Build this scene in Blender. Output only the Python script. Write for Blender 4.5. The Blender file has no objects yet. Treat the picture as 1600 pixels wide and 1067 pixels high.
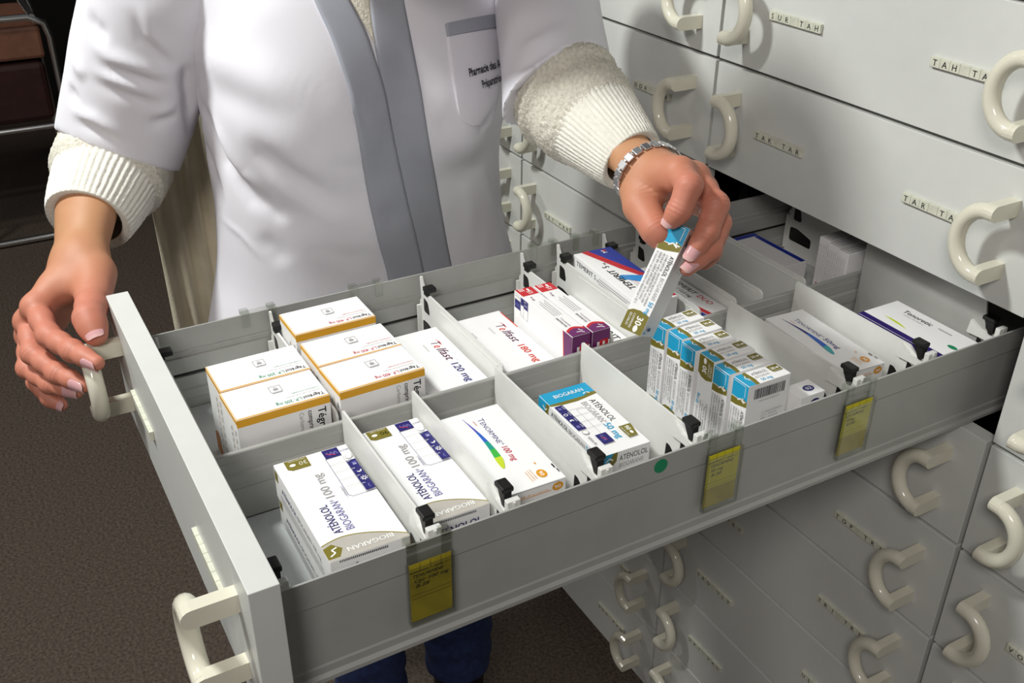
import bpy, bmesh, math, random
import numpy as np
from mathutils import Vector, Matrix
from mathutils.bvhtree import BVHTree

scene = bpy.context.scene
COL = scene.collection
random.seed(7)
rng = np.random.default_rng(7)

# ------------------------------------------------------------------ camera
CAM = np.array([1.02806, -0.89479, 1.60])
YAW, PITCH, ROLL, FPX = 1.05131, 0.5212, 0.00995, 1590.9
FW = np.array([-math.sin(YAW) * math.cos(PITCH), math.cos(YAW) * math.cos(PITCH), -math.sin(PITCH)])
_r = np.cross(FW, [0, 0, 1]); _r /= np.linalg.norm(_r)
_u = np.cross(_r, FW)
RT = _r * math.cos(ROLL) + _u * math.sin(ROLL)
UP = -_r * math.sin(ROLL) + _u * math.cos(ROLL)
cd = bpy.data.cameras.new('camera')
cam = bpy.data.objects.new('camera', cd)
COL.objects.link(cam)
cd.sensor_width = 36.0
cd.lens = FPX * 36.0 / 1600.0
cd.clip_start = 0.02
cam.matrix_world = Matrix(((RT[0], UP[0], -FW[0], CAM[0]), (RT[1], UP[1], -FW[1], CAM[1]),
                           (RT[2], UP[2], -FW[2], CAM[2]), (0, 0, 0, 1)))
scene.camera = cam


def dep(x, y, d):
    return CAM + (FW + RT * (x - 800) / FPX - UP * (y - 533.5) / FPX) * d


# ------------------------------------------------------------------ world, lamps, exposure
w = bpy.data.worlds.new('dim_room'); scene.world = w
w.use_nodes = True
w.node_tree.nodes['Background'].inputs[0].default_value = (0.95, 0.97, 1.0, 1)
w.node_tree.nodes['Background'].inputs[1].default_value = 0.075


def lamp(name, loc, target, power, size, color, spread=180):
    l = bpy.data.lights.new(name, 'AREA'); l.shape = 'DISK'; l.size = size
    l.energy = power; l.color = color; l.spread = math.radians(spread)
    o = bpy.data.objects.new(name, l); COL.objects.link(o)
    o.location = loc
    o.rotation_euler = (Vector(target) - Vector(loc)).to_track_quat('-Z', 'Y').to_euler()
    return o


lamp('ceiling_lamp_over_front', (-0.20, -1.40, 2.52), (0.1, -0.4, 1.1), 29, 0.22, (0.97, 1.0, 0.97))
lamp('ceiling_lamp_behind_viewer', (1.65, -1.65, 2.5), (0.1, -0.2, 1.0), 21, 0.60, (1.0, 0.95, 0.9))
lamp('added_chair_fill_lamp', (-1.9, -1.7, 2.4), (-2.8, -.7, .6), 14, 0.25, (1.0, 0.93, 0.85))  # added fill light, brightens the chair and the floor around it
lamp('ceiling_lamp_down_the_aisle', (-1.3, -3.5, 2.5), (0, 0, .7), 11, 0.5, (1.0, 0.97, 0.92))

vs = scene.view_settings
vs.view_transform = 'Standard'; vs.look = 'None'; vs.gamma = 1.0; vs.use_curve_mapping = False
vs.exposure = 0.0

# ------------------------------------------------------------------ materials
MATS = {}


def lin(h):
    h = h.lstrip('#')
    c = [int(h[i:i + 2], 16) / 255 for i in (0, 2, 4)]
    return [x / 12.92 if x <= .04045 else ((x + .055) / 1.055) ** 2.4 for x in c]


def mat(name, hx, rough=.5, scale=60., amt=.06, bump=0., bscale=None, metal=0., spec=.5, trans=0., coat=0., sss=0., ior=1.45, detail=3.):
    m = bpy.data.materials.new(name); m.use_nodes = True
    nt = m.node_tree; b = nt.nodes['Principled BSDF']
    b.inputs['Roughness'].default_value = rough
    b.inputs['Metallic'].default_value = metal
    b.inputs['Specular IOR Level'].default_value = spec
    b.inputs['Transmission Weight'].default_value = trans
    b.inputs['Coat Weight'].default_value = coat
    b.inputs['IOR'].default_value = ior
    if sss:
        b.inputs['Subsurface Weight'].default_value = sss
        b.inputs['Subsurface Radius'].default_value = (.012, .005, .003)
        b.inputs['Subsurface Scale'].default_value = .6
    c = lin(hx)
    tc = nt.nodes.new('ShaderNodeTexCoord')
    n = nt.nodes.new('ShaderNodeTexNoise'); n.inputs['Scale'].default_value = scale; n.inputs['Detail'].default_value = detail
    nt.links.new(tc.outputs['Object'], n.inputs['Vector'])
    rp = nt.nodes.new('ShaderNodeValToRGB')
    rp.color_ramp.elements[0].position = .3; rp.color_ramp.elements[1].position = .7
    rp.color_ramp.elements[0].color = [max(0, x * (1 - amt)) for x in c] + [1]
    rp.color_ramp.elements[1].color = [min(1, x * (1 + amt)) for x in c] + [1]
    nt.links.new(n.outputs['Fac'], rp.inputs['Fac'])
    nt.links.new(rp.outputs['Color'], b.inputs['Base Color'])
    if bump:
        n2 = nt.nodes.new('ShaderNodeTexNoise'); n2.inputs['Scale'].default_value = bscale or scale * 4; n2.inputs['Detail'].default_value = 4
        nt.links.new(tc.outputs['Object'], n2.inputs['Vector'])
        bp = nt.nodes.new('ShaderNodeBump'); bp.inputs['Strength'].default_value = bump; bp.inputs['Distance'].default_value = .002
        nt.links.new(n2.outputs['Fac'], bp.inputs['Height']); nt.links.new(bp.outputs['Normal'], b.inputs['Normal'])
    MATS[name] = m
    return m


mat('laminate', 'd0d1cd', .38, 40, .015, .06, 900)
mat('front_edge', 'e6e6dc', .4, 40, .02)
mat('cream_plastic', 'dcd8c6', .18, 30, .02, coat=.3)
mat('tile', 'cfcfbf', .4, 120, .08)
mat('tile_gap', '77776c', .6)
mat('alu', 'aeaeaa', .42, 18, .05, .05, 300, metal=.2)
mat('alu_light', 'b4b5b3', .4, 18, .04, metal=.3)
mat('liner', 'd3d6d6', .7, 25, .06, .4, 200)
mat('divider', 'dcdcd8', .35, 25, .03)
mat('black_rubber', '121211', .45, 60, .2)
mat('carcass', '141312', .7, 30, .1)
mat('carcass_edge', '8a8880', .6, 30, .06)
mat('card_white', 'f4f3f3', .42, 30, .012)
_cl = mat('clear', 'eceee9', .08, 40, .02)
_nt = _cl.node_tree
_tr = _nt.nodes.new('ShaderNodeBsdfTransparent'); _tr.inputs[0].default_value = (.93, .94, .92, 1)
_lw = _nt.nodes.new('ShaderNodeLayerWeight'); _lw.inputs['Blend'].default_value = .30
_ma = _nt.nodes.new('ShaderNodeMath'); _ma.operation = 'MULTIPLY_ADD'; _ma.inputs[1].default_value = .32; _ma.inputs[2].default_value = .02
_mx = _nt.nodes.new('ShaderNodeMixShader'); _gl = _nt.nodes.new('ShaderNodeBsdfGlossy'); _gl.inputs['Roughness'].default_value = .12
_nt.links.new(_lw.outputs['Facing'], _ma.inputs[0]); _nt.links.new(_ma.outputs[0], _mx.inputs[0])
_nt.links.new(_tr.outputs[0], _mx.inputs[1]); _nt.links.new(_gl.outputs[0], _mx.inputs[2])
_nt.links.new(_mx.outputs[0], _nt.nodes['Material Output'].inputs[0])
mat('yellow_card', 'd8cc20', .6, 50, .06)
mat('old_yellow', 'ab9a24', .6, 40, .2)
mat('green_dot', '128a5c', .5)
for k, h in dict(ink='17161a', navy='221f6b', navy_txt='23206a', grey_txt='a5a3a3', lavender='6c6aa6', olive='7a7126', olive_line='8d8233',
                 grey_band='b9b4ab', white_ink='f6f5f2', red='c8252f', orange='e19a1c', amber='e6a81c', green='1c8a5e', crimson='c23045',
                 purple='6b2363', telf='5a2348', telf_red='d8381f', blue='2738a0', sky='1c9fcc', skyd='0f7fae', lightblue='2c8ed6', ten_blue='2b2a7a',
                 s1='5a55b8', s2='2f62c4', s3='1c9a8a', s4='3fb548', s5='c7d934', teal='3fa9b0', violet='2b1a66', lime='c9d82c', barcode='2c2a38', brickorange='cf7d1a', thin_red='cc2a2a').items():
    mat(k, h, .42, 80, .03)
_sk = mat('skin', 'c98a6c', .5, 34, .05, .16, 1300, sss=.12, detail=5.)
_rp = [n for n in _sk.node_tree.nodes if n.type == 'VALTORGB'][0]
_rp.color_ramp.elements[0].color = lin('bd8c66') + [1]; _rp.color_ramp.elements[1].color = lin('b98460') + [1]
_at = _sk.node_tree.nodes.new('ShaderNodeAttribute'); _at.attribute_name = 'flush'
_m2 = _sk.node_tree.nodes.new('ShaderNodeMix'); _m2.data_type = 'RGBA'
_m2.inputs[7].default_value = lin('c37c66') + [1]
_sk.node_tree.links.new(_at.outputs['Fac'], _m2.inputs[0]); _sk.node_tree.links.new(_rp.outputs[0], _m2.inputs[6])
_sk.node_tree.links.new(_m2.outputs[2], _sk.node_tree.nodes['Principled BSDF'].inputs['Base Color'])
mat('nail', 'd2a0a2', .12, 60, .04, coat=.6)
mat('nail_tip', 'd3a9a6', .15, 60, .04, coat=.6)
mat('coat', 'e4e2e9', .75, 12, .015, .12, 1400)
mat('coat_grey', 'a0a3ad', .7, 20, .04, .12, 1400)
mat('coat_seam', 'b6b5bc', .8)
mat('embroidery', '2b2a30', .7)
mat('knit', 'd4cfc1', .9, 260, .16, .6, 420)
mat('rib', 'e6e3d8', .9, 200, .05, .4, 700)
mat('cardigan', 'ddd3ba', .9, 30, .06, .3, 300)
mat('denim', '26345f', .85, 90, .25, .3, 800)
mat('boot', '0c0b0b', .5)
mat('steel', 'd4d4d6', .36, 40, .03, metal=1.0)
mat('chrome', 'eeeeee', .28, 20, .02, metal=1.0)
mat('brown_pad', '7a5240', .6, 30, .15)
mat('dark_red', '2e100c', .7, 30, .2)
mat('wall_dark', '0c0a09', .9, 8, .3)
mat('floor', '53483f', .8, 150, .5, .3, 500, detail=6)
mat('ceiling', 'cfcfca', .9)
mat('hair', '3a2618', .6, 200, .3)
mat('eye_white', 'eeeae4', .3)
mat('lip', 'a85a52', .4)


# ------------------------------------------------------------------ mesh helpers
class MB:
    def __init__(s):
        s.v = []; s.f = []; s.m = []; s.sm = []; s.keys = []

    def key(s, k):
        if k not in s.keys: s.keys.append(k)
        return s.keys.index(k)

    def add(s, vs, fs, k, smooth=False):
        o = len(s.v); i = s.key(k)
        s.v.extend([tuple(map(float, p)) for p in vs])
        for f in fs:
            s.f.append(tuple(int(a) + o for a in f)); s.m.append(i); s.sm.append(smooth)

    def tube(s, pts, r, k, n=12, cap=True, flat=1.0):
        pts = np.array(pts, float); N = len(pts)
        r = np.full(N, r) if np.isscalar(r) else np.array(r)
        T = np.gradient(pts, axis=0); T /= np.linalg.norm(T, axis=1)[:, None]
        ref = np.array([0, 0, 1.]) if abs(T[0][2]) < .9 else np.array([1., 0, 0])
        vs = []; nrm = np.cross(T[0], ref); nrm /= np.linalg.norm(nrm)
        for i in range(N):
            nrm = nrm - T[i] * (nrm @ T[i]); nrm /= np.linalg.norm(nrm)
            bn = np.cross(T[i], nrm)
            for j in range(n):
                a = 2 * math.pi * j / n
                vs.append(pts[i] + r[i] * (math.cos(a) * nrm + flat * math.sin(a) * bn))
        fs = []
        for i in range(N - 1):
            for j in range(n):
                fs.append((i * n + j, i * n + (j + 1) % n, (i + 1) * n + (j + 1) % n, (i + 1) * n + j))
        s.add(vs, fs, k, True)
        if cap:
            s.add(vs[:n], [tuple(range(n))[::-1]], k); s.add(vs[-n:], [tuple(range(n))], k)

    def prism(s, outline, holes, t0, t1, k, ax=1, smooth=False):
        """outline 2D polygon extruded along axis ax from t0 to t1"""
        bm = bmesh.new()
        loops = [outline] + list(holes)
        es = []
        for lp in loops:
            vv = [bm.verts.new((p[0], p[1], 0)) for p in lp]
            es += [bm.edges.new((vv[i], vv[(i + 1) % len(vv)])) for i in range(len(vv))]
        bmesh.ops.triangle_fill(bm, edges=es, use_beauty=True, use_dissolve=False)
        bm.verts.index_update()
        tris = [[v.index for v in f.verts] for f in bm.faces]
        flat = [p for lp in loops for p in lp]
        bm.free()

        def P(p, t):
            return {0: (t, p[0], p[1]), 1: (p[0], t, p[1]), 2: (p[0], p[1], t)}[ax]
        n = len(flat)
        vs = [P(p, t0) for p in flat] + [P(p, t1) for p in flat]
        fs = [tuple(t) for t in tris] + [tuple(a + n for a in t[::-1]) for t in tris]
        o = 0
        for lp in loops:
            L = len(lp)
            for i in range(L):
                a, b = o + i, o + (i + 1) % L
                fs.append((a, b, b + n, a + n))
            o += L
        s.add(vs, fs, k, smooth)

    def build(s, name, parent=None, fix=True):
        me = bpy.data.meshes.new(name)
        me.from_pydata(s.v, [], s.f)
        for k in s.keys: me.materials.append(MATS[k])
        me.polygons.foreach_set('material_index', s.m)
        me.polygons.foreach_set('use_smooth', s.sm)
        me.update()
        if fix:
            bm = bmesh.new(); bm.from_mesh(me)
            bmesh.ops.recalc_face_normals(bm, faces=bm.faces); bm.to_mesh(me); bm.free()
        o = bpy.data.objects.new(name, me); COL.objects.link(o)
        if parent: o.parent = parent
        return o


def bbox_mesh(lo, hi, b):
    """true bevelled box as verts, faces"""
    bm = bmesh.new(); bmesh.ops.create_cube(bm, size=1)
    lo = Vector(lo); hi = Vector(hi)
    for v in bm.verts:
        v.co = Vector([lo[i] + (hi[i] - lo[i]) * (v.co[i] + .5) for i in range(3)])
    if b: bmesh.ops.bevel(bm, geom=bm.edges[:], offset=b, segments=2, profile=.5, affect='EDGES')
    v = [p.co[:] for p in bm.verts]; bm.verts.index_update()
    f = [[a.index for a in q.verts] for q in bm.faces]
    bm.free()
    return v, f


def bx(mb, lo, hi, k, b=0.):
    v, f = bbox_mesh(lo, hi, b); mb.add(v, f, k)


def rpoly(pts, r, n=4):
    """round the corners of a polygon"""
    out = []; N = len(pts)
    for i in range(N):
        p = np.array(pts[i], float); a = np.array(pts[i - 1], float); b = np.array(pts[(i + 1) % N], float)
        rr = r[i] if hasattr(r, '__len__') else r
        if rr <= 0: out.append(tuple(p)); continue
        la = np.linalg.norm(a - p); lb = np.linalg.norm(b - p)
        q = min(rr, la * .45, lb * .45)
        p0 = p + (a - p) / la * q; p1 = p + (b - p) / lb * q
        for j in range(n + 1):
            t = j / n
            out.append(tuple((1 - t) ** 2 * p0 + 2 * t * (1 - t) * p + t * t * p1))
    return out


_tc = {}


def text2d(s, bold=0., shear=0., res=2):
    k = (s, bold, shear, res)
    if k in _tc: return _tc[k]
    c = bpy.data.curves.new('t', 'FONT'); c.body = s; c.resolution_u = res; c.offset = bold; c.shear = shear
    o = bpy.data.objects.new('t', c); m = o.to_mesh()
    v = np.array([p.co[:2] for p in m.vertices]).reshape(-1, 2); f = [list(p.vertices) for p in m.polygons]
    o.to_mesh_clear(); bpy.data.objects.remove(o); bpy.data.curves.remove(c)
    _tc[k] = (v, f)
    return _tc[k]


def thing(name, label, cat, loc=(0, 0, 0), rz=0., group=None):
    o = bpy.data.objects.new(name, None); COL.objects.link(o)
    o.empty_display_size = .03
    o.location = loc; o.rotation_euler = (0, 0, rz)
    return tag(o, label, cat, group)


def tag(o, label, cat, group=None):
    o['label'] = label; o['category'] = cat
    if group: o['group'] = group
    return o


def struct(o):
    o['kind'] = 'structure'
    return o


AX = {'+X': np.array([1., 0, 0]), '-X': np.array([-1., 0, 0]), '+Y': np.array([0, 1., 0]), '-Y': np.array([0, -1., 0]),
      '+Z': np.array([0, 0, 1.]), '-Z': np.array([0, 0, -1.])}


class Face:
    """a printed face of a box lo..hi; u = reading direction, v = up; millimetres from the corner where u and v start"""

    def __init__(s, mb, lo, hi, u, v, off=.00012):
        s.mb = mb; s.u = AX[u]; s.v = AX[v]; s.n = np.cross(s.u, s.v)
        lo = np.array(lo, float); hi = np.array(hi, float)
        s.o = np.where((s.u + s.v + s.n) != 0, 0, 0).astype(float)
        for i in range(3):
            d = s.u[i] + s.v[i]
            if s.n[i] != 0: s.o[i] = hi[i] if s.n[i] > 0 else lo[i]
            else: s.o[i] = lo[i] if d > 0 else hi[i]
        s.W = abs(s.u @ (hi - lo)) * 1000; s.H = abs(s.v @ (hi - lo)) * 1000
        s.k = off

    def pt(s, x, y):
        return s.o + s.u * x / 1000 + s.v * y / 1000 + s.n * s.k

    def poly(s, pts, k):
        a = sum(pts[i][0] * pts[(i + 1) % len(pts)][1] - pts[(i + 1) % len(pts)][0] * pts[i][1] for i in range(len(pts)))
        if a < 0: pts = pts[::-1]
        s.mb.add([s.pt(*p) for p in pts], [tuple(range(len(pts)))], k); s.k += .00004

    def rect(s, x, y, w, h, k):
        s.poly([(x, y), (x + w, y), (x + w, y + h), (x, y + h)], k)

    def ell(s, cx, cy, rx, ry, k, a0=0, a1=360, n=28):
        s.poly([(cx + rx * math.cos(math.radians(a0 + (a1 - a0) * i / n)), cy + ry * math.sin(math.radians(a0 + (a1 - a0) * i / n))) for i in range(n)], k)

    def line(s, pts, w, k):
        for (x0, y0), (x1, y1) in zip(pts, pts[1:]):
            d = np.array([x1 - x0, y1 - y0]); L = np.linalg.norm(d)
            if L == 0: continue
            n = np.array([-d[1], d[0]]) / L * w / 2
            s.mb.add([s.pt(x0 + n[0], y0 + n[1]), s.pt(x0 - n[0], y0 - n[1]), s.pt(x1 - n[0], y1 - n[1]), s.pt(x1 + n[0], y1 + n[1])], [(0, 1, 2, 3)], k)
        s.k += .00004

    def text(s, x, y, h, t, k, bold=0., shear=0., sx=1., rot=0., width=None, res=2, spacing=None):
        """h = capital height in mm"""
        v, f = text2d(t, 0., shear, res)
        if not len(v): return
        q = v * h / .73
        if width: sx = width / max(1e-6, q[:, 0].max())
        q = q * [sx, 1]
        c, sn = math.cos(math.radians(rot)), math.sin(math.radians(rot))
        q = np.stack([q[:, 0] * c - q[:, 1] * sn, q[:, 0] * sn + q[:, 1] * c], 1)
        # heavier lettering: the same letters a hair apart
        e = bold * h / .73 * .85
        for dx, dy in (((-e, -e * .4), (e, -e * .4), (0, e * .8)) if bold > .005 else ((0, 0),)):
            s.mb.add([s.pt(x + a + dx, y + b + dy) for a, b in q], f, k); s.k += .00001
        s.k += .00003

# ------------------------------------------------------------------ the room
mb = MB(); bx(mb, (-4.6, -5.0, -.05), (3.2, 1.1, 0), 'floor'); struct(mb.build('floor'))
mb = MB(); bx(mb, (-4.68, -5.0, 0), (-4.6, 1.1, 2.6), 'wall_dark'); struct(mb.build('wall_far'))
mb = MB(); bx(mb, (-4.68, 1.1, 0), (3.2, 1.18, 2.6), 'wall_dark'); struct(mb.build('wall_behind_cabinet'))

# ------------------------------------------------------------------ cabinet and its drawers
W = .5
COLX = {'far': -1.01, 'left': -.505, 'mid': 0., 'right': .505}
HX = (.047, .457)          # handle places across a front


def row_z(r):
    t = 1.408 - .148 * r
    return t - .148, t


cab = thing('drawer_cabinet', 'white cabinet carcass with dark inside holding the columns of medicine drawers', 'cabinet', (0, 0, 0))
mb = MB()
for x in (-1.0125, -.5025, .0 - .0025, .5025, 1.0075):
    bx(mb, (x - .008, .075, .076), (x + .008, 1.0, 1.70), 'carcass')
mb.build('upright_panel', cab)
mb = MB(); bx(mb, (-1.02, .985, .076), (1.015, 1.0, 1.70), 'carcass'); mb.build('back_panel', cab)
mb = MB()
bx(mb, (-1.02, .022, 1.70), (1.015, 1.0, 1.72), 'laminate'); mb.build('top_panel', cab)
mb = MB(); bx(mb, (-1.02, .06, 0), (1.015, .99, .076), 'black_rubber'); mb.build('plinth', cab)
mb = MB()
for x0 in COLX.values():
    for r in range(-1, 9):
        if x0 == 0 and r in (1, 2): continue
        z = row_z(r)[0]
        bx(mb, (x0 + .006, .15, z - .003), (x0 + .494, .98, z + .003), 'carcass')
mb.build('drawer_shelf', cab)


def handle_mesh(s):
    """C-shaped pull centred on the drawer front: s = side the arc bulges to"""
    mb = MB()
    yf, r = -.0335, .0085
    for z in (.034, -.034):
        prof = [(0, z - r), (0, z + r)] + [(yf - r * math.sin(a), z + r * math.cos(a)) for a in np.linspace(0, math.pi, 9)]
        mb.prism(rpoly(prof[:2], 0) + prof[2:], [], -s * .0075, s * .004, 'cream_plastic', 0)
    t = np.linspace(-.12, math.pi + .12, 30)
    pts = [(s * .030 * math.sin(a) if 0 <= a <= math.pi else s * .030 * math.sin(a), yf, .034 * math.cos(a)) for a in t]
    mb.tube(pts, r, 'cream_plastic', 14)
    return mb.build('handle')


def strip_mesh(txt, n=7, flip=False):
    mb = MB()
    for i in range(n):
        bx(mb, (i * .0122, -.0042, -.0052), (i * .0122 + .0119, 0, .0052), 'tile', .0004)
        c = txt[i] if i < len(txt) else ' '
        if c.strip():
            fc = Face(mb, (i * .0122, -.0042, -.0052), (i * .0122 + .0119, 0, .0052), '+X', '+Z')
            v, f = text2d(c, .012, 0., 2)
            wd = (v[:, 0].max() + v[:, 0].min()) * 6.6 / .73 / 2
            fc.text(5.95 - wd, 1.9, 6.6, c, 'ink', .012)
    return mb.build('letter_strip')


front_me = MB(); bx(front_me, (.0005, 0, .0024), (W - .0005, .020, .1456), 'laminate', .0007)
FRONT = front_me.build('front_panel').data
HL = handle_mesh(1).data; HR = handle_mesh(-1).data
for o in list(COL.objects):
    if o.data in (FRONT, HL, HR): bpy.data.objects.remove(o)


def add(name, me, parent, loc=(0, 0, 0)):
    o = bpy.data.objects.new(name, me); COL.objects.link(o); o.parent = parent; o.location = loc
    return o


_sc = {}


def strip(txt):
    if txt not in _sc:
        o = strip_mesh(txt); _sc[txt] = o.data; bpy.data.objects.remove(o)
    return _sc[txt]


BLANK = '       '
TXT = {('mid', -1): ('', ''), ('mid', 0): ('SUR TAH', 'TAH TAR'), ('mid', 1): ('TAK TAR', 'TAR TAV'), ('mid', 3): ('TEG TIL', 'TIL TIO'),
       ('mid', 4): ('TIM TOP', 'TOP TRI'), ('mid', 5): ('TRE TRI', 'TRI TRI'), ('mid', 6): ('TRO ULT', 'ULT UVE'), ('mid', 7): ('UVI VAL', 'VAS VEN'),
       ('left', 1): ('NIF NOR', 'NOR NUR'), ('left', 3): ('OXY PAR', 'PAR PEN'), ('left', 2): ('ODD OXY', 'OMA OXY'),
       ('left', 6): ('PRA PRE', 'PRE PRI'), ('left', 7): ('PRI PRO', 'PRO PUL'), ('left', 8): ('PUL QUI', 'QUO RAN'),
       ('right', 4): ('VOG VOL', 'VOL XAL'), ('right', 3): ('VIT VOG', 'VOG VOL')}
COLN = {'far': 'second column left of the open drawer', 'left': 'column left of the open drawer', 'mid': 'column of the open drawer',
        'right': 'column right of the open drawer'}
ORD = ['', 'first', 'second', 'third', 'fourth', 'fifth', 'sixth']


def where(c, r):
    d = 2 - r
    if d == 0: return 'level with the open drawer'
    n = abs(d)
    return '%s row %s the open drawer' % (ORD[n], 'above' if d > 0 else 'below')


for c, x0 in COLX.items():
    for r in range(-1, 9):
        if (c, r) == ('mid', 2): continue
        if c == 'far' and r > 4: continue
        z0, z1 = row_z(r)
        t = TXT.get((c, r))
        if c == 'mid' and r in (0, 1, 4, 5):
            lab = 'closed white drawer lettered %s at its right end, %s' % (t[1], where(c, r))
        else:
            lab = 'closed white drawer, %s, %s' % (COLN[c], where(c, r).replace(' the open drawer', ' it'))
        dr = thing('cabinet_drawer', lab, 'drawer', (x0, 0, z0), 0, 'closed drawers of the medicine cabinet')
        add('front_panel', FRONT, dr)
        add('handle', HL, dr, (HX[0], 0, .074)); add('handle', HR, dr, (HX[1], 0, .074))
        if r >= 0:
            a, b = t if t else ('', '')
            add('letter_strip', strip(a), dr, (.0865, 0, .0735)); add('letter_strip', strip(b), dr, (.328, 0, .0735))

# ------------------------------------------------------------------ the open drawer
YF = -.7955               # outer face of its front
YB = .20                  # its back end
ZB = .975                 # top of its bottom
drw = thing('open_drawer', 'long open drawer with grey metal sides and white front, full of medicine boxes', 'drawer', (.25, -.4, .966))
P0 = np.array([.25, -.4, .966])


def loc(o):
    o.location = (-P0[0], -P0[1], -P0[2]); return o


mb = MB(); bx(mb, (.001, YF, .966), (W, -.773, 1.11), 'laminate', .0007); loc(mb.build('front_panel', drw))
for hx, me in ((HX[0], HL), (HX[1], HR)):
    o = add('handle', me, drw); o.location = Vector((hx, YF, 1.038)) - Vector(P0)
for x, t in ((.0865, ''), (.328, '')):
    o = add('letter_strip', strip(t), drw); o.location = Vector((x, YF, 1.0375)) - Vector(P0)


def wall_profile(s, x):
    """cross-section of a side wall, x = outer face, s = inward direction"""
    p = [(-.0035, .966), (-.0035, .970), (-.0010, .973), (-.0010, .980), (0, .982), (0, 1.043), (-.0012, 1.045), (-.0012, 1.0705), (.0008, 1.0705),
         (.0008, 1.0455), (.0022, 1.0445), (.0022, 1.0425), (.0012, 1.0415), (.0012, 1.0385), (.0036, 1.0375), (.0036, 1.0195), (.0012, 1.0190),
         (.0012, 1.0150), (.0036, 1.0145), (.0036, 1.000), (.0052, .998), (.0052, .988), (.0038, .986), (.0038, .966)]
    return [(x + s * a, z) for a, z in p]


for s, x in ((1, .0365), (-1, .4650)):
    mb = MB(); mb.prism(wall_profile(s, x), [], -.773, YB, 'alu', 1)
    o = loc(mb.build('side_wall', drw))
    mb = MB(); bx(mb, (x + s * .0011 if s > 0 else x - .0019, -.772, 1.0153), (x + .0019 if s > 0 else x - .0011, YB - .001, 1.0187), 'black_rubber')
    mb.build('slot_shade_strip', o)  # black strip laid in the recess, paints the slot's shade
RX = .252
prof = [(-.0024, .976), (-.0024, 1.010), (-.0036, 1.012), (-.0044, 1.018), (-.0044, 1.026), (-.0030, 1.029), (-.0034, 1.031), (-.0034, 1.0415), (-.0030, 1.042), (-.0026, 1.0495), (-.0018, 1.0505)]
prof = prof + [(-a, z) for a, z in prof[::-1]]
mb = MB(); mb.prism([(RX + a, z) for a, z in prof], [], -.7725, YB, 'alu', 1); loc(mb.build('centre_rail', drw))
mb = MB(); bx(mb, (.0405, -.7725, .968), (.4609, YB, .9725), 'alu'); bx(mb, (.0418, -.7723, .9726), (.2490, YB, ZB), 'liner'); bx(mb, (.2550, -.7723, .9726), (.4596, YB, ZB), 'liner')
loc(mb.build('drawer_bottom', drw))
mb = MB(); bx(mb, (.036, YB, .968), (.4655, YB + .006, 1.070), 'alu'); loc(mb.build('back_panel', drw))
# round green sticker on the near side
mb = MB(); mb.tube([(.4662, -.4215, 1.0605), (.46655, -.4215, 1.0605)], .0072, 'green_dot', 28)
o = tag(mb.build('round_sticker'), 'round green sticker on the outer side of the open drawer', 'sticker')

# ------------------------------------------------------------------ dividers in the drawer
def far_divider(y, label):
    t = thing('drawer_divider', label, 'divider', (.15, y, ZB), 0, 'white plastic dividers in the drawer')
    X = lambda x: x - .15
    Z = lambda z: z - ZB
    out = [(.0435, .9765), (.2462, .9765), (.2462, 1.0570), (.0690, 1.0570), (.0660, 1.0520), (.0625, 1.0535), (.0570, 1.0590), (.0520, 1.0670), (.0490, 1.0730),
           (.0455, 1.0730), (.0470, 1.0570), (.0480, 1.0450), (.0440, 1.0410), (.0435, 1.0380)]
    r = [0, .001, .008, .001, .001, .002, .002, .001, .001, .001, .003, .003, .002, .001]
    h1 = rpoly([(.0540, 1.0300), (.0680, 1.0300), (.0700, 1.0340), (.0660, 1.0470), (.0540, 1.0490)], .003)
    h2 = rpoly([(.0500, .9980), (.0930, .9980), (.0930, 1.0120), (.0640, 1.0190), (.0500, 1.0180)], .004)
    tr = lambda q: [(X(a), Z(b)) for a, b in q]
    mb = MB(); mb.prism(tr(rpoly(out, r)), [tr(h1), tr(h2)], -.0012, .0012, 'divider', 1)
    bx(mb, (X(.0440), -.006, Z(.985)), (X(.0468), .006, Z(1.036)), 'divider', .0006)
    # thin stiffening ledge below the top edge
    bx(mb, (X(.10), -.0018, Z(1.0505)), (X(.235), -.0011, Z(1.0515)), 'divider')
    mb.build('panel', t)
    mb = MB()
    bx(mb, (X(.0535), -.0020, Z(1.0575)), (X(.0655), .0110, Z(1.0635)), 'black_rubber', .0012)
    bx(mb, (X(.0575), -.0022, Z(1.0545)), (X(.0650), .0022, Z(1.0590)), 'black_rubber')
    mb.prism(tr(h1), [], -.0006, .0006, 'black_rubber', 1); mb.prism(tr(h2), [], -.0006, .0006, 'black_rubber', 1)
    mb.build('clip', t)
    return t


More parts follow.
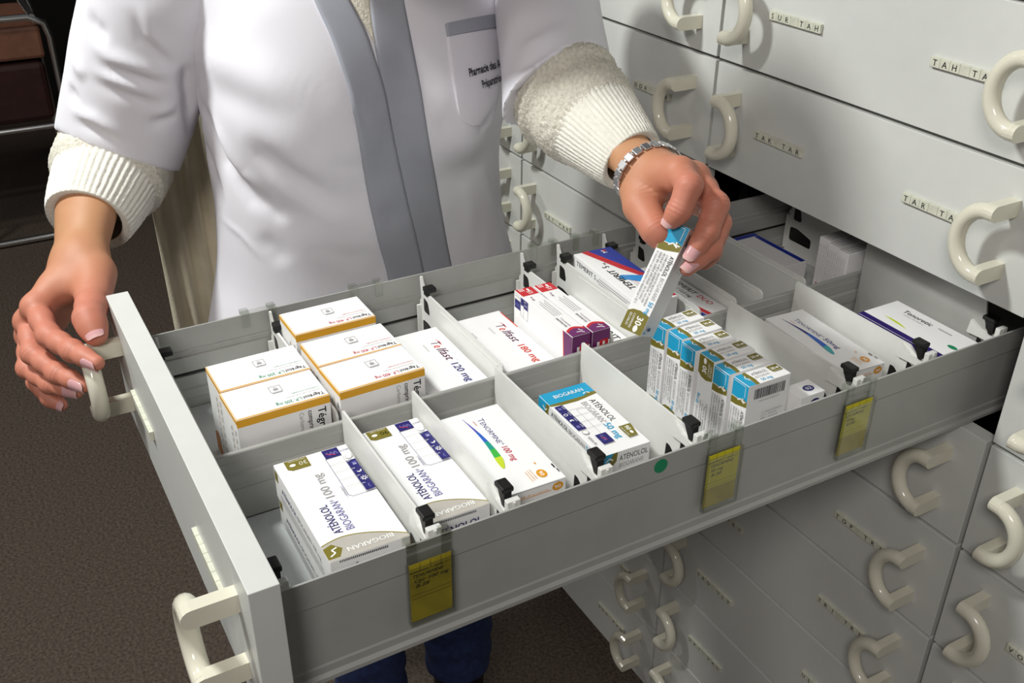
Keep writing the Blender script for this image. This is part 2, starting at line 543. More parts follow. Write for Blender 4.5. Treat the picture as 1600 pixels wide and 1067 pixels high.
def near_divider(y, label, top=1.0665, key='divider'):
    t = thing('drawer_divider', label, 'divider', (.35, y, ZB), 0, 'white plastic dividers in the drawer')
    X = lambda x: x - .35
    Z = lambda z: z - ZB
    tr = lambda q: [(X(a), Z(b)) for a, b in q]
    out = [(.2580, .9765), (.4590, .9765), (.4590, 1.0700), (.4545, 1.0700), (.4535, 1.0600), (.4480, 1.0590), (.4370, 1.0600), (.4290, top), (.2580, top)]
    r = [0, 0, .001, .001, .002, .003, .003, .002, .002]
    h1 = rpoly([(.4085, 1.0120), (.4095, 1.0330), (.4150, 1.0330), (.4225, 1.0270), (.4240, 1.0120)], .002)
    h2 = rpoly([(.4290, 1.0220), (.4300, 1.0480), (.4400, 1.0440), (.4500, 1.0340), (.4500, 1.0220)], .002)
    mb = MB(); mb.prism(tr(rpoly(out, r)), [tr(h1), tr(h2)], -.0012, .0012, key, 1)
    mb.prism(tr([(.4180, 1.0490), (.4200, 1.0655), (.4330, 1.0590), (.4500, 1.0560), (.4500, 1.0480), (.4400, 1.0500)]), [], -.0050, -.0012, 'divider', 1)
    bx(mb, (X(.4515), -.0060, Z(1.050)), (X(.4575), .0065, Z(1.0705)), 'divider', .0007)
    mb.build('panel', t)
    mb = MB()
    bx(mb, (X(.4325), -.0056, Z(1.0722)), (X(.4480), .0056, Z(1.0772)), 'black_rubber', .0014)
    mb.prism(tr([(.4345, 1.0725), (.4470, 1.0725), (.4470, 1.0580), (.4430, 1.0580)]), [], -.0036, .0036, 'black_rubber', 1)
    mb.prism(tr(h1), [], -.0008, .0008, 'black_rubber', 1); mb.prism(tr(h2), [], -.0008, .0008, 'black_rubber', 1)
    mb.build('clip', t)
    return t


for y, l in ((-.7600, 'white plastic divider in the far row, right behind the drawer front'),
             (-.6385, 'white plastic divider between the two groups of yellow edged boxes'),
             (-.4570, 'white plastic divider between the two flat boxes lettered 120 mg and 180 mg'),
             (-.3215, 'white plastic divider behind the two red and purple ended boxes'),
             (-.2690, 'white plastic divider left of the blue and red cornered box'),
             (-.2005, 'white plastic divider right of the blue and red cornered box'),
             (-.1480, 'white plastic divider right of the box with red DUO lettering'),
             (-.1080, 'white plastic divider with rounded corner, in the middle of three empty slots'),
             (-.0400, 'white plastic divider in front of the dark end of the far row'),
             (.1250, 'white plastic divider in the dark, farthest inside the cabinet')):
    far_divider(y, l)
for y, l in ((-.7630, 'white plastic divider in the near row, right behind the drawer front'),
             (-.6370, 'white plastic divider between the two boxes of 100 mg lettered in navy'),
             (-.5650, 'white plastic divider left of the box with the blue and green swoosh'),
             (-.4730, 'white plastic divider left of the flat box with a turquoise end'),
             (-.3690, 'white plastic divider left of the six upright turquoise boxes'),
             (-.1700, 'white plastic divider right of the six upright turquoise boxes'),
             (-.0680, 'white plastic divider left of the violet edged box'),
             (.0420, 'tall grey end wall beside the violet edged box, in the shade')):
    near_divider(y, l, *((1.100, 'alu') if y > 0 else ()))


# ------------------------------------------------------------------ clear label holders hung over the side walls
def holder(y, side, label, lines, card='yellow_card', cardtop=1.054):
    xo = .4668 if side > 0 else .0347
    s = side
    t = thing('label_holder', label, 'label holder', (xo, y, 1.0), 0, 'clear plastic label holders')
    hw = .0195

    def X(a): return s * a          # distance outwards from the wall
    mb = MB()

    def pb(a0, a1, y0, y1, z0, z1, b=.0007):
        lo = (min(X(a0), X(a1)), y0, z0 - 1.0); hi = (max(X(a0), X(a1)), y1, z1 - 1.0)
        bx(mb, lo, hi, 'clear', b)
    pb(.0006, .0017, -hw, hw, .992, 1.062)               # back sheet
    pb(.0046, .0058, -hw, hw, .992, 1.052)               # front sheet
    pb(.0006, .0058, -hw - .0012, -hw, .992, 1.055); pb(.0006, .0058, hw, hw + .0012, .992, 1.055)
    pb(.0006, .0058, -hw - .0012, hw + .0012, .9905, .992)
    for yy in (-hw, hw - .009):                           # two hooks over the wall
        pb(.0006, .0030, yy, yy + .009, 1.055, 1.0755)
        pb(-.0052, .0030, yy, yy + .009, 1.0722, 1.0765)
        pb(-.0068, -.0046, yy, yy + .009, 1.056, 1.0765)
    pb(.0006, .0024, -hw, hw, 1.0660, 1.0735)
    mb.build('sleeve', t)
    if lines is None: return t
    mb = MB()
    lo = np.array((min(X(.0024), X(.0028)), -hw + .0012, .994 - 1.0)); hi = np.array((max(X(.0024), X(.0028)), hw - .0012, cardtop - 1.0))
    mid = lo.copy(); mid[2] = .020
    bx(mb, (lo[0], lo[1], .016), hi, card); bx(mb, lo, (hi[0], hi[1], .016), 'old_yellow')
    if s > 0:
        f = Face(mb, (lo[0], lo[1], .016), hi, '+Y', '+Z')
        Wd, Hd = f.W, f.H
        f.rect(0, Hd - 9, Wd * .45, .9, 'ink'); f.rect(Wd * .6, Hd - 9, Wd * .2, .9, 'ink'); f.rect(0, Hd - 8.6, Wd, .3, 'ink')
        for q in (.25, .5, .75): f.rect(Wd * q, Hd - 8.6, .3, 8.6, 'ink')
        f.rect(0, 6.0, Wd, .3, 'ink'); f.rect(0, 2.2, Wd, .3, 'ink')
        for i, l in enumerate(lines): f.text(2 + i * 1.2, Hd - 14 - i * 5.2, 3.4, l, 'ink', .012, .25, width=min(Wd - 5, 3.1 * len(l)))
    mb.build('label_card', t)
    return t


holder(-.6475, 1, 'clear label holder with dull yellow card nearest the drawer front, on the near side', ['TENORMINE', 'Cpr 100 mg', 'B.28'], 'old_yellow')
holder(-.3510, 1, 'clear label holder with yellow card beside the turquoise upright boxes', ['TENORMINE', '50 mg', 'B.28'])
holder(-.1815, 1, 'clear label holder with bright yellow handwritten card, nearest the cabinet', ['EXOERINE', '50mg', 'B/90'])
for y, l in ((-.6490, 'clear plastic holder on the far drawer side, nearest the drawer front'), (-.5230, 'clear plastic holder on the far drawer side behind the back yellow edged box'),
             (-.2850, 'clear plastic holder on the far drawer side behind the red and purple ended boxes'), (-.2230, 'clear plastic holder on the far drawer side behind the blue and red box')):
    holder(y, -1, l, None)

# ------------------------------------------------------------------ medicine boxes
class Carton:
    def __init__(s, dims, base='card_white', bev=.0005):
        s.d = np.array(dims, float); s.lo = np.array([-s.d[0] / 2, -s.d[1] / 2, 0]); s.hi = np.array([s.d[0] / 2, s.d[1] / 2, s.d[2]])
        s.mb = MB(); bx(s.mb, s.lo, s.hi, base, bev)

    def face(s, u, v): return Face(s.mb, s.lo, s.hi, u, v)

    def done(s, label, group, loc, rz=0., name='medicine_box'):
        o = s.mb.build(name, fix=False)
        tag(o, label, 'medicine box', group)
        o.location = loc; o.rotation_euler = (0, 0, math.radians(rz))
        return o


def dup(o, loc, rz, label):
    c = o.copy(); COL.objects.link(c); c.location = loc; c.rotation_euler = (0, 0, math.radians(rz)); c['label'] = label
    return c


ZT = ZB + .0003


# --- yellow edged upright boxes
def tegretol(dose, ink):
    c = Carton((.0530, .0900, .0995))
    t = c.face('-Y', '+X'); Wt, Ht = t.W, t.H          # reads towards the drawer front, lines from the near edge
    t.rect(0, Ht - 2.0, Wt, 1.6, 'amber'); t.rect(Wt - .9, .5, .7, Ht - 1, 'amber')
    t.text(3.0, Ht - 9.4, 5.2, 'Tégrétol', 'ink', .018, 0, width=20)
    t.text(24.5, Ht - 9.4, 5.0, 'L.P. %s mg' % dose, ink, .012, 0, width=25)
    t.text(4, Ht - 15.2, 1.9, 'comprimé pelliculé sécable', 'grey_txt', 0, 0, width=34)
    t.text(4, Ht - 19.8, 1.9, 'à libération prolongée', ink, 0, 0, width=27)
    x0, y0 = 36, 13
    t.line([(x0, y0), (x0 + 11, y0), (x0 + 11, y0 + 11), (x0, y0 + 11), (x0, y0)], .4, 'ink')
    t.ell(x0 + 5.5, y0 + 5.5, 2.4, 1.3, 'grey_txt'); t.line([(x0 + 3, y0 + 7.5), (x0 + 8, y0 + 7.5)], .8, 'grey_txt'); t.rect(x0 + 4, y0 + 2.2, 3, .6, 'grey_txt')
    t.rect(x0 + .5, y0 + 11.8, 10, 1.1, 'grey_txt')
    f = c.face('-Z', '+Y'); Wf, Hf = f.W, f.H           # near side: vertical lettering, first line at the right
    f.rect(.3, 0, 8.0, Hf, 'amber')
    f.text(10.5, Hf - 12.5, 8.2, 'Tégrétol', 'ink', .02, 0, width=38); f.text(50.5, Hf - 12.5, 8.2, 'L.P. %s mg' % dose, ink, .012, 0, width=42)
    f.text(10.5, Hf - 22.5, 5.2, 'comprimé pelliculé sécable', 'ink', .012, 0, width=72)
    f.text(10.5, Hf - 31.0, 4.4, 'Carbamazépine', 'grey_txt', 0, 0, width=38)
    g = c.face('+X', '+Z'); Wg, Hg = g.W, g.H           # side towards the drawer front
    g.rect(0, Hg - 5.2, Wg, 4.9, 'amber')
    g.poly([(0, 2), (0, 24), (6, 27), (13, 30), (17, 26), (20, 14), (26, 2)], 'brickorange')
    g.line([(Wg - 16, Hg - 12), (Wg - 16, Hg - 80)], .5, 'amber'); 
    for i in range(9): g.rect(Wg - 22, Hg - 22 - i * 7, 1.3, 4.6, 'ink')
    for i in range(7): g.rect(Wg - 7, Hg - 20 - i * 9, 1.5, 6, 'ink')
    return c


G1 = 'white boxes with yellow edges'
c2 = tegretol('200', 'green'); c4 = tegretol('400', 'crimson')
o = c2.done('white box with yellow edges and green 200 mg lettering, nearest the centre rail', G1, (.2135, -.6875, ZT), .8)
dup(o, (.1590, -.6865, ZT), .3, 'white box with yellow edges and green 200 mg lettering, farther from the centre rail')
o = c4.done('white box with yellow edges and red 400 mg lettering, nearest the centre rail', G1, (.2135, -.5885, ZT), 1.6)
dup(o, (.1595, -.5890, ZT), .8, 'white box with yellow edges and red 400 mg lettering, middle one of three')
dup(o, (.0885, -.5880, ZT), .3, 'white box with yellow edges and red 400 mg lettering, alone by the far wall')


# --- two flat boxes with curly lettering
def telfast(dose, ink, L=.150, Wd=.072, H=.055):
    c = Carton((L, Wd, H)); t = c.face('+X', '+Y'); w, h = t.W, t.H
    x = 30
    t.text(x - .8, h - 22, 11, 'T', 'telf', .010, .25, sx=.85)
    t.text(x + 8.2, h - 22, 11, 'e', 'telf_red', .012, .25, sx=.8); t.text(x + 15.5, h - 22, 11, 'lfast', 'telf', .010, .25, width=29)
    t.line([(x - 3, h - 13.5), (x + 4, h - 11.5), (x + 11, h - 12.6)], .7, 'telf_red')
    t.text(x + 47, h - 15, 4, "'", ink)
    t.text(x + 50, h - 22, 8.8, dose + ' mg', ink, .016, .06, width=43)
    t.text(x + 2, h - 32, 2.4, 'fexofénadine', 'grey_txt', 0, .15, width=16); t.text(x + 4, 15, 2.6, 'voie orale', 'grey_txt', 0, 0, width=13)
    t.line([(w - 2, 2), (w - 26, 2)], .4, 'navy')
    if dose == '180':
        t.rect(6, h - 1.5, 40, 1.3, 'telf_red')
    return c


telfast('120', 'ten_blue').done('flat white box with curly lettering and navy 120 mg', None, (.1700, -.4985, ZT), 0)
telfast('180', 'telf_red', .150, .0700).done('flat white box with curly lettering and red 180 mg', None, (.1700, -.4145, ZT), 0)


# --- two boxes with red and purple ends
def fexo():
    c = Carton((.1250, .0225, .0920))
    f = c.face('+X', '+Z'); w, h = f.W, f.H             # long side towards the drawer front
    f.rect(2, h - 19, 13, 18, 'grey_band')
    f.rect(2, h - 8, 13, 6.5, 'card_white'); f.text(3, h - 5, 1.6, 'VOIE ORALE', 'ink', 0, 0, width=11)
    f.rect(2, h - 20, 13, 11, 'navy'); f.text(4, h - 17, 5, 'RYR', 'lavender', .01, 0, width=9)
    f.rect(16, h - 11, 6, 9, 'navy'); f.rect(22.6, h - 13, 9, 11, 'navy')
    f.text(23.4, h - 9, 1.6, 'MATIN', 'white_ink', 0, 0, width=7); f.text(23.4, h - 5, 1.6, 'MIDI', 'white_ink', 0, 0, width=5)
    f.line([(15.6, h - 2), (15.6, h - 24), (32, h - 26), (32, h - 2)], .35, 'navy'); f.line([(22.3, h - 2), (22.3, h - 25)], .3, 'navy')
    f.poly([(w - 18, 0)] + [(w - 18 + 3.2 * math.sin(math.pi * i / 10), h * i / 10) for i in range(11)] + [(w, h), (w, 0)], 'purple')
    f.line([(w - 18 + 3.2 * math.sin(math.pi * i / 10), h * i / 10) for i in range(11)], 1.6, 'telf_red')
    f.line([(w - 10, 18), (w - 4, 26), (w - 2, 36)], 1.2, 'red')
    t = c.face('-X', '-Y'); w, h = t.W, t.H             # top, lettering turned
    t.rect(w - 19, .6, 18.5, h - 1.2, 'red'); t.text(w - 17, 6, 6.2, '15', 'white_ink', .03, 0, width=8); t.ell(w - 6, 8, 3, 1.5, 'white_ink')
    for i in range(3): t.rect(w - 8, 13 + i * 2.4, 7, 1.0, 'white_ink')
    t.text(w - 34, 14, 2.6, '180 mg', 'purple', .02, .1, width=10)
    for i in range(4): t.rect(w - 76, 5 + i * 3.0, 38 - 5 * (i % 2), .9, 'grey_txt')
    t.text(22, 14.6, 2.6, 'FEXOFENADINE', 'ink', .01, 0, width=22); t.text(22, 10.6, 2.2, 'BIOGARAN 180 mg', 'purple', 0, 0, width=20)
    t.poly([(0, 0), (0, h), (10, h)] + [(10 + 6 * math.sin(math.pi * i / 8), h - h * i / 8) for i in range(9)], 'purple')
    t.poly([(9, h), (13, h)] + [(13 + 6 * math.sin(math.pi * i / 8), h - h * i / 8) for i in range(9)] + [(9 + 6 * math.sin(math.pi * i / 8), h * i / 8) for i in range(9)], 'red')
    t.line([(3, 5), (6, 8), (7, 13)], 1.1, 'white_ink'); t.line([(7, 5), (9, 7), (12, 8)], 1.1, 'white_ink')
    e = c.face('+Y', '+Z'); w, h = e.W, e.H             # end
    e.rect(0, 0, w, h, 'purple'); e.rect(w * .28, 0, w * .72, h - 14, 'card_white')
    e.rect(w * .42, h - 31, w * .5, 19, 'red'); e.text(w * .74, h - 28, 4.6, '15', 'white_ink', .03, 0, rot=90, width=None); e.ell(w * .66, h - 16.5, 1.6, 2.6, 'white_ink')
    for i in range(5): e.rect(w * .5 + i * 2.4, h - 52, .9, 16, 'red' if i % 2 else 'purple')
    return c


o = fexo().done('white box on its edge with a red and purple end, left one of two', 'boxes with red and purple ends', (.1835, -.3625, ZT), 0)
dup(o, (.1845, -.3375, ZT - 0), 0, 'white box on its edge with a red and purple end, right one of two')


# --- blue and red cornered boxes
def temerit(dims, kind):
    c = Carton(dims)
    t = c.face('-X', '-Y') if kind == 'five' else c.face('+X', '+Y'); w, h = t.W, t.H
    if kind == 'five':
        t.poly([(w, 0), (w, h * .62), (w * .28, 0)], 'blue')
        t.poly([(w, h * .62), (w, h * .80), (w * .60, h * .42), (w * .28, h * .0), (w * .40, 0)], 'red')
        t.poly([(w * .40, 0), (w * .28, 0), (w * .30, h * .26), (w * .45, h * .72), (w * .50, h * .58)], 'lightblue')
        t.poly([(w * .28, 0), (w * .02, 0), (w * .02, h * .1), (w * .24, h * .12)], 'red')
        t.text(w - 14, 12, 6, 'M', 'white_ink', .04, 0, width=8); t.rect(w - 9, 11, 4.5, 4, 'red')
        t.text(w * .24, h - 21, 9.0, 'TEMERIT', 'ink', .025, .12, width=56); t.text(w * .24 + 62, h - 21, 9.0, '5', 'ink', .02, .12, sx=.8); t.text(w * .24 + 70, h - 21, 3.6, 'mg', 'ink', .01, .1)
        t.text(w * .26, h - 26, 2.2, 'Comprimé quadrisécable', 'grey_txt', 0, 0, width=32); t.text(w * .28, h - 30, 2.2, 'nébivolol', 'red', 0, 0, width=14)
        f = c.face('+X', '+Z'); w, h = f.W, f.H
        f.text(8, h - 11, 6.2, 'TEMERIT', 'ink', .016, 0, width=40); f.text(51, h - 11, 6.2, '5', 'ink', .01, 0); f.text(56.5, h - 11, 3, 'mg', 'ink')
        for i in range(3): f.rect(62, h - 7 - i * 3, 70 - 6 * i, 1.2, 'grey_txt')
    elif kind == 'duo':
        t.text(46, h - 13, 7.4, 'TEMERIT', 'ink', .02, .12, width=44); t.text(94, h - 13, 7.4, 'DUO', 'red', .02, .12, width=26)
        t.text(50, h - 22, 5, '5 mg / 12,5 mg', 'ink', .012, .1, width=44); t.text(52, h - 27, 2.2, 'nébivolol / hydrochlorothiazide', 'grey_txt', 0, 0, width=40)
        t.poly([(w * .30, 8), (w * .55, 12), (w, h * .5), (w, h * .36), (w * .5, 4)], 'red')
        t.poly([(w * .40, 0), (w * .55, 3), (w, h * .34), (w, 0)], 'blue')
    else:
        t.text(66, 29, 10.5, 'TEMERIT', 'ink', .02, .0, width=54)
        t.rect(w * .45, 1, w * .5, 3.4, 'red')
    return c


temerit((.1500, .0530, .0880), 'five').done('white box with blue and red corner and slanted black lettering, leaning in its slot', None, (.1400, -.2335, ZT), -3.0)
temerit((.1450, .0455, .0660), 'duo').done('white box with black lettering and red DUO, behind the hand held box', None, (.1720, -.1742, ZT), 0)
temerit((.1500, .0460, .0450), 'low').done('white box with black lettering low in the slot beside the purple ended boxes', None, (.1600, -.2955, ZT), 0)


# --- navy lettered boxes of 100 mg
def aten100(n, L=.146, Wd=.0690, H=.0350):
    c = Carton((L, Wd, H)); t = c.face('-X', '-Y'); w, h = t.W, t.H      # reads away from the viewer, first line to the left
    # near end band
    arc = [(25 - 15 * (abs(2 * i / 14 - .55) ** 1.7) * .75, h * (1 - i / 14)) for i in range(15)]
    t.poly([(0, h), (0, 0)] + arc[::-1], 'grey_band'); t.line(arc, 1.2, 'olive_line')
    t.poly([(3, h), (17, h), (20, h - 8), (12, h - 15), (3, h - 10)], 'olive'); t.line([(6, h - 3), (9, h - 8), (13, h - 6), (15, h - 11)], 1.3, 'white_ink')
    b = c.face('-Y', '+X'); b.k = .0004
    b.text(11, b.H - 10.5, 5.4, 'BIOGARAN', 'white_ink', .012, 0, width=40)
    t.text(30, h - 22.5, 7.8, 'ATÉNOLOL', 'navy_txt', .012, 0, width=40)
    t.text(30, h - 33, 7.6, 'BIOGARAN', 'lavender', 0, 0, width=40); t.text(71, h - 29.5, 3, '®', 'lavender', 0, 0); t.text(75, h - 33, 8.6, '100 mg', 'grey_txt', .012, 0, width=39)
    # olive tag at the far end
    t.poly([(w - 1.5, h - 9), (w - 14, h - 9), (w - 17, h - 13), (w - 17, h - 30), (w - 1.5, h - 30)], 'olive')
    return c, t, b


def aten_details(c, t, b, n):
    w, h = t.W, t.H
    # tag lettering: same way up as the band at the near end; b runs from the right edge to the left one, up towards the viewer
    b.text(h - 29, 6.5, 5.8, n, 'white_ink', .02, 0, width=8.0); b.ell(h - 15, 9.5, 2.8, 2.0, 'white_ink')
    b.text(h - 28.5, 3.0, 1.7, 'comprimés sécables', 'white_ink', 0, 0, width=16)
    # dosing table along the right edge (t: y small) from the far end
    cw, ch = 13.5, 15.
    t.rect(w - 15, 9.5, 13.5, 15, 'navy'); t.line([(w - 11, 11.5), (w - 6, 13.5), (w - 11, 15), (w - 6, 17), (w - 11, 19), (w - 6, 21.5)], 1.1, 'lavender'); t.line([(w - 12, 14), (w - 8, 22)], .9, 'red')
    b.text(.8, 7.5, 2.6, 'ADULTE', 'navy_txt', .01, 0, width=8.0)
    y1 = 25
    t.line([(w - 15, 9.5), (w - 15, y1), (w - 73, y1), (w - 76, y1 - 3), (w - 76, 1)], .4, 'navy')
    t.line([(w - 15, 9.8), (w - 76, 9.8)], .35, 'grey_txt')
    t.ell(w - 20.5, 5, 3.2, 3.4, 'grey_txt'); t.ell(w - 20.5, 5, 2.7, 2.9, 'card_white'); t.rect(w - 24, 1, 7, .6, 'grey_txt')
    for i in range(4):
        x = w - 38 - i * 12.4
        t.rect(x, .8, 11.9, 8.8, 'navy')
        t.line([(x + 12.1, 9.8), (x + 12.1, y1)], .35, 'grey_txt')
        if i == 0: t.rect(x + 3, 2.2, 4.6, 3.8, 'lavender'); t.line([(x + 4.2, 2.8), (x + 4.2, 5.6)], .5, 'white_ink')
        if i == 1: t.ell(x + 5.4, 4.4, 2.3, 2.3, 'white_ink'); t.ell(x + 6.5, 4.9, 2.0, 2.0, 'navy')
        if i == 2:
            t.ell(x + 5.4, 4.4, 2.0, 2.0, 'white_ink'); t.ell(x + 5.4, 4.4, 1.2, 1.2, 'navy')
            for a in range(8): t.ell(x + 5.4 + 2.9 * math.cos(a * math.pi / 4), 4.4 + 2.9 * math.sin(a * math.pi / 4), .5, .5, 'white_ink')
        if i == 3: t.line([(x + 3, 4), (x + 5.4, 5.4), (x + 8, 4)], .9, 'lavender')
        t.text(x + 11, 6.4, 1.3, ('SOIR', 'MIDI', 'MATIN', 'NUIT')[i], 'white_ink', .01, 0, rot=90, width=2.8)
    t.text(w - 75, y1 + 1.4, 2.0, 'VOIE ORALE', 'navy_txt', 0, 0, width=15)
    s = c.face('+X', '+Z'); W2, H2 = s.W, s.H
    s.rect(2, H2 - 14, 9, 11, 'olive'); s.text(20, H2 - 18, 6, 'ATÉNOLOL', 'navy_txt', .01, 0, width=40); s.text(62, H2 - 18, 6, 'BIOGARAN 100 mg', 'grey_txt', 0, 0, width=60)
    for i in range(4): s.rect(14, 4 + i * 2.6, W2 - 24 - 9 * (i % 2), .8, 'grey_txt')
    e = c.face('+Y', '+Z'); W3, H3 = e.W, e.H
    for i in range(26): e.rect(8 + i * 1.6, H3 - 3.2, .8, 2.2, 'barcode')
    e.text(8, H3 - 17, 8.2, 'ATÉNOLOL', 'navy_txt', .012, 0, width=46); e.text(8, H3 - 27, 6.5, 'BIOGARAN 100 mg', 'grey_txt', 0, 0, width=50)


c, t, b = aten100('30'); aten_details(c, t, b, '30')
G2 = 'flat boxes with navy lettering'
o = c.done('flat white box with navy lettering and an olive 30 tag, top of its stack', G2, (.3545, -.6800, ZT + .0352), -.4)
dup(o, (.3520, -.6790, ZT), -.9, 'flat white box under the navy lettered one with the olive 30 tag')
c, t, b = aten100('90', .1490, .0630, .0700); aten_details(c, t, b, '90')
c.done('flat white box with navy lettering and table and an olive 90 tag', G2, (.3480, -.6000, ZT), 0)


# --- swoosh boxes
def tenormine(dose, ink, cols, dims):
    c = Carton(dims); t = c.face('+X', '+Y'); w, h = t.W, t.H
    yb = h * .50
    t.text(16, yb, 6.6, 'T', 'ten_blue', .004, 0, width=5.5); t.text(22, yb, 5.4, 'ENORMINE', 'ten_blue', .004, 0, width=38); t.text(61, yb + 3, 2.4, '®', 'ten_blue')
    t.text(65, yb, 6.4, dose, ink, .014, .1, width=25)
    t.text(17, yb - 5, 1.9, 'aténolol', 'thin_red', 0, 0, width=8)
    up, dn = [], []
    n = 20
    for i in range(n + 1):
        s_ = i / n; x = 9 + s_ * (w * .66); y = h * .30 + 4.2 * math.sin(s_ * 3.0) - 1.5 * s_
        wd = .3 + 8.4 * (s_ ** 1.1) * min(1, (1 - s_) * 6 + .12) ** .7
        up.append((x, y + wd * .6)); dn.append((x, y - wd * .4))
    cuts = [0, 6, 10, 13, 16, 20] if len(cols) == 5 else [0, 9, 13, 16, 20]
    for q, k in enumerate(cols):
        a, b_ = cuts[q], cuts[q + 1]
        t.poly(up[a:b_ + 1] + dn[a:b_ + 1][::-1], k)
    ye = h * .72
    t.ell(w - 14, ye, 5.8, 4.6, 'orange'); t.text(w - 17.3, ye - 2, 4.0, dose_n[dose], 'white_ink', .02, 0, width=6.5)
    t.rect(w - 31, ye + 1, 2.4, 1.6, 'orange')
    for i in range(3): t.text(w - 24 + i, ye - 8 - i * 2.6, 1.7, 'comprimés pelliculés', 'orange', 0, 0, width=15)
    t.rect(w - 22, h - 3.4, 6, 1.6, 'ink'); t.rect(w - 14, h - 2.6, 5, 1.2, 'ink')
    e = c.face('+Y', '+Z'); W3, H3 = e.W, e.H
    e.line([(3, H3 - 9.5), (W3 - 15, H3 - 9.5)], .7, 'orange'); e.text(4, H3 - 8.4, 2.1, 'TENORMINE %s comprimés' % dose, 'orange', 0, 0, width=W3 - 22)
    e.ell(W3 - 8.5, H3 - 7, 5.6, 4.4, 'orange'); e.text(W3 - 12, H3 - 8.8, 3.6, dose_n[dose], 'white_ink', .02, 0, width=6.5)
    e.line([(0, H3 - .9), (W3 - 9, H3 - .9), (W3 - 6, H3 - 3)], .5, 'grey_txt')
    return c


dose_n = {'100 mg': '90', '50mg': '30'}
tenormine('100 mg', 'crimson', ['s1', 's2', 's3', 's4', 's5'], (.1320, .0610, .0745)).done(
    'white box with a blue to green to yellow swoosh and red 100 mg', 'boxes with a swoosh', (.3610, -.5240, ZT), -1.2)
tenormine('50mg', 'ten_blue', ['ten_blue', 's2', 's2', 'teal'], (.1330, .0530, .0715)).done(
    'white box with a blue swoosh and navy 50mg', 'boxes with a swoosh', (.3520, -.1140, ZT), -3.5)

# --- flat box with turquoise end
c = Carton((.1180, .0545, .0660)); t = c.face('+X', '+Y'); w, h = t.W, t.H
t.rect(.3, .3, 21, h - .6, 'sky'); t.poly([(21, 0), (24, 0), (26.5, h * .25), (27, h * .55), (23, h), (19, h), (17, h - 9), (21.5, h - 14)], 'olive')
t.line([(19, h - 6), (16, h - 9), (18, h - 13)], 1.3, 'white_ink'); t.line([(14, h - 8), (20, h - 11)], 1.2, 'sky')
b = c.face('+Y', '-X'); b.k = .0004; b.text(11, b.H - 13.5, 6.0, 'BIOGARAN', 'white_ink', .006, 0, width=34)
t.text(31, h - 14.5, 7.0, 'ATÉNOLOL', 'ink', .004, 0, width=42); t.text(31, h - 24.5, 7.0, 'BIOGARAN', 'grey_txt', 0, 0, width=38); t.text(70, h - 21, 2.6, '®', 'grey_txt'); t.text(73, h - 24.5, 7.6, '50 mg', 'sky', .02, 0, width=27)
t.line([(40, 20), (40, 27), (43, 30), (93, 30)], .4, 'grey_txt'); t.line([(40, 20), (93, 20)], .4, 'grey_txt')
for i in range(4):
    x = 27 + i * 11.6; t.rect(x, 2.2, 11.0, 9.5, 'navy'); t.line([(x + 11.3, 12), (x + 11.3, 28)], .35, 'grey_txt')
    t.text(x + 2, 9.2, 1.6, ('NUIT', 'MATIN', 'MIDI', 'SOIR')[i], 'white_ink', 0, 0, width=6)
    if i in (0, 3): t.rect(x + 3.5, 4, 4, 3.4, 'lavender')
    else: t.ell(x + 5.5, 5.6, 2.2, 2.2, 'white_ink'); t.ell(x + (5.5 if i == 1 else 6.6), 5.6, 1.4, 1.5, 'navy')
t.ell(78.5, 7, 3.4, 3.4, 'grey_txt'); t.ell(78.5, 7, 2.8, 2.8, 'card_white')
t.text(86, 4, 3.0, 'ADULTE', 'ink', 0, 0, width=14); t.rect(87, 12, 16, 12, 'navy'); t.text(89, 15, 4.6, 'RYR', 'lavender', .01, 0, width=10); t.line([(92, 16), (98, 19)], .8, 'red')
t.poly([(85, h - 15), (104, h - 15), (104, h - 5), (88, h - 1.5), (85, h - 1.5)], 'olive'); t.text(87, h - 10, 5, '90', 'white_ink', .02, 0, width=7); t.ell(98, h - 8, 2.4, 1.6, 'white_ink'); t.text(87, h - 13.6, 1.7, 'comprimés sécables', 'white_ink', 0, 0, width=15)
f = c.face('+X', '+Z'); w, h = f.W, f.H
f.rect(0, 0, 18, h, 'sky'); f.poly([(16, h), (22, h), (20, h - 8), (21, h - 18), (14, h - 24), (13, h - 12)], 'olive'); f.line([(9, h - 6), (14, h - 9), (17, h - 6)], 1.4, 'white_ink')
f.text(26, h - 9, 5.4, 'ATÉNOLOL', 'ink', .004, 0, width=32); f.text(59.5, h - 9, 5.4, 'BIOGARAN', 'grey_txt', 0, 0, width=30); f.text(91, h - 9, 5.8, '50 mg', 'sky', .01, 0, width=21)
e = c.face('+Y', '+Z'); w, h = e.W, e.H
e.rect(0, 0, 13, h, 'sky'); e.poly([(13, h), (18, h), (17, h - 10), (12, h - 16), (9, h - 9)], 'olive'); e.line([(5, h - 8), (9, h - 5), (13, h - 8)], 1.4, 'white_ink')
e.text(20, h - 11, 6.4, 'ATÉNOLOL', 'ink', .004, 0, width=32); e.text(20, h - 19, 5.6, 'BIOGARAN®', 'grey_txt', 0, 0, width=28)
c.done('flat white box with a turquoise end and an olive 90 tag', None, (.3510, -.4160, ZT), -1.4)


# --- upright narrow boxes with turquoise top corner
NB = (.0222, .0530, .1095)


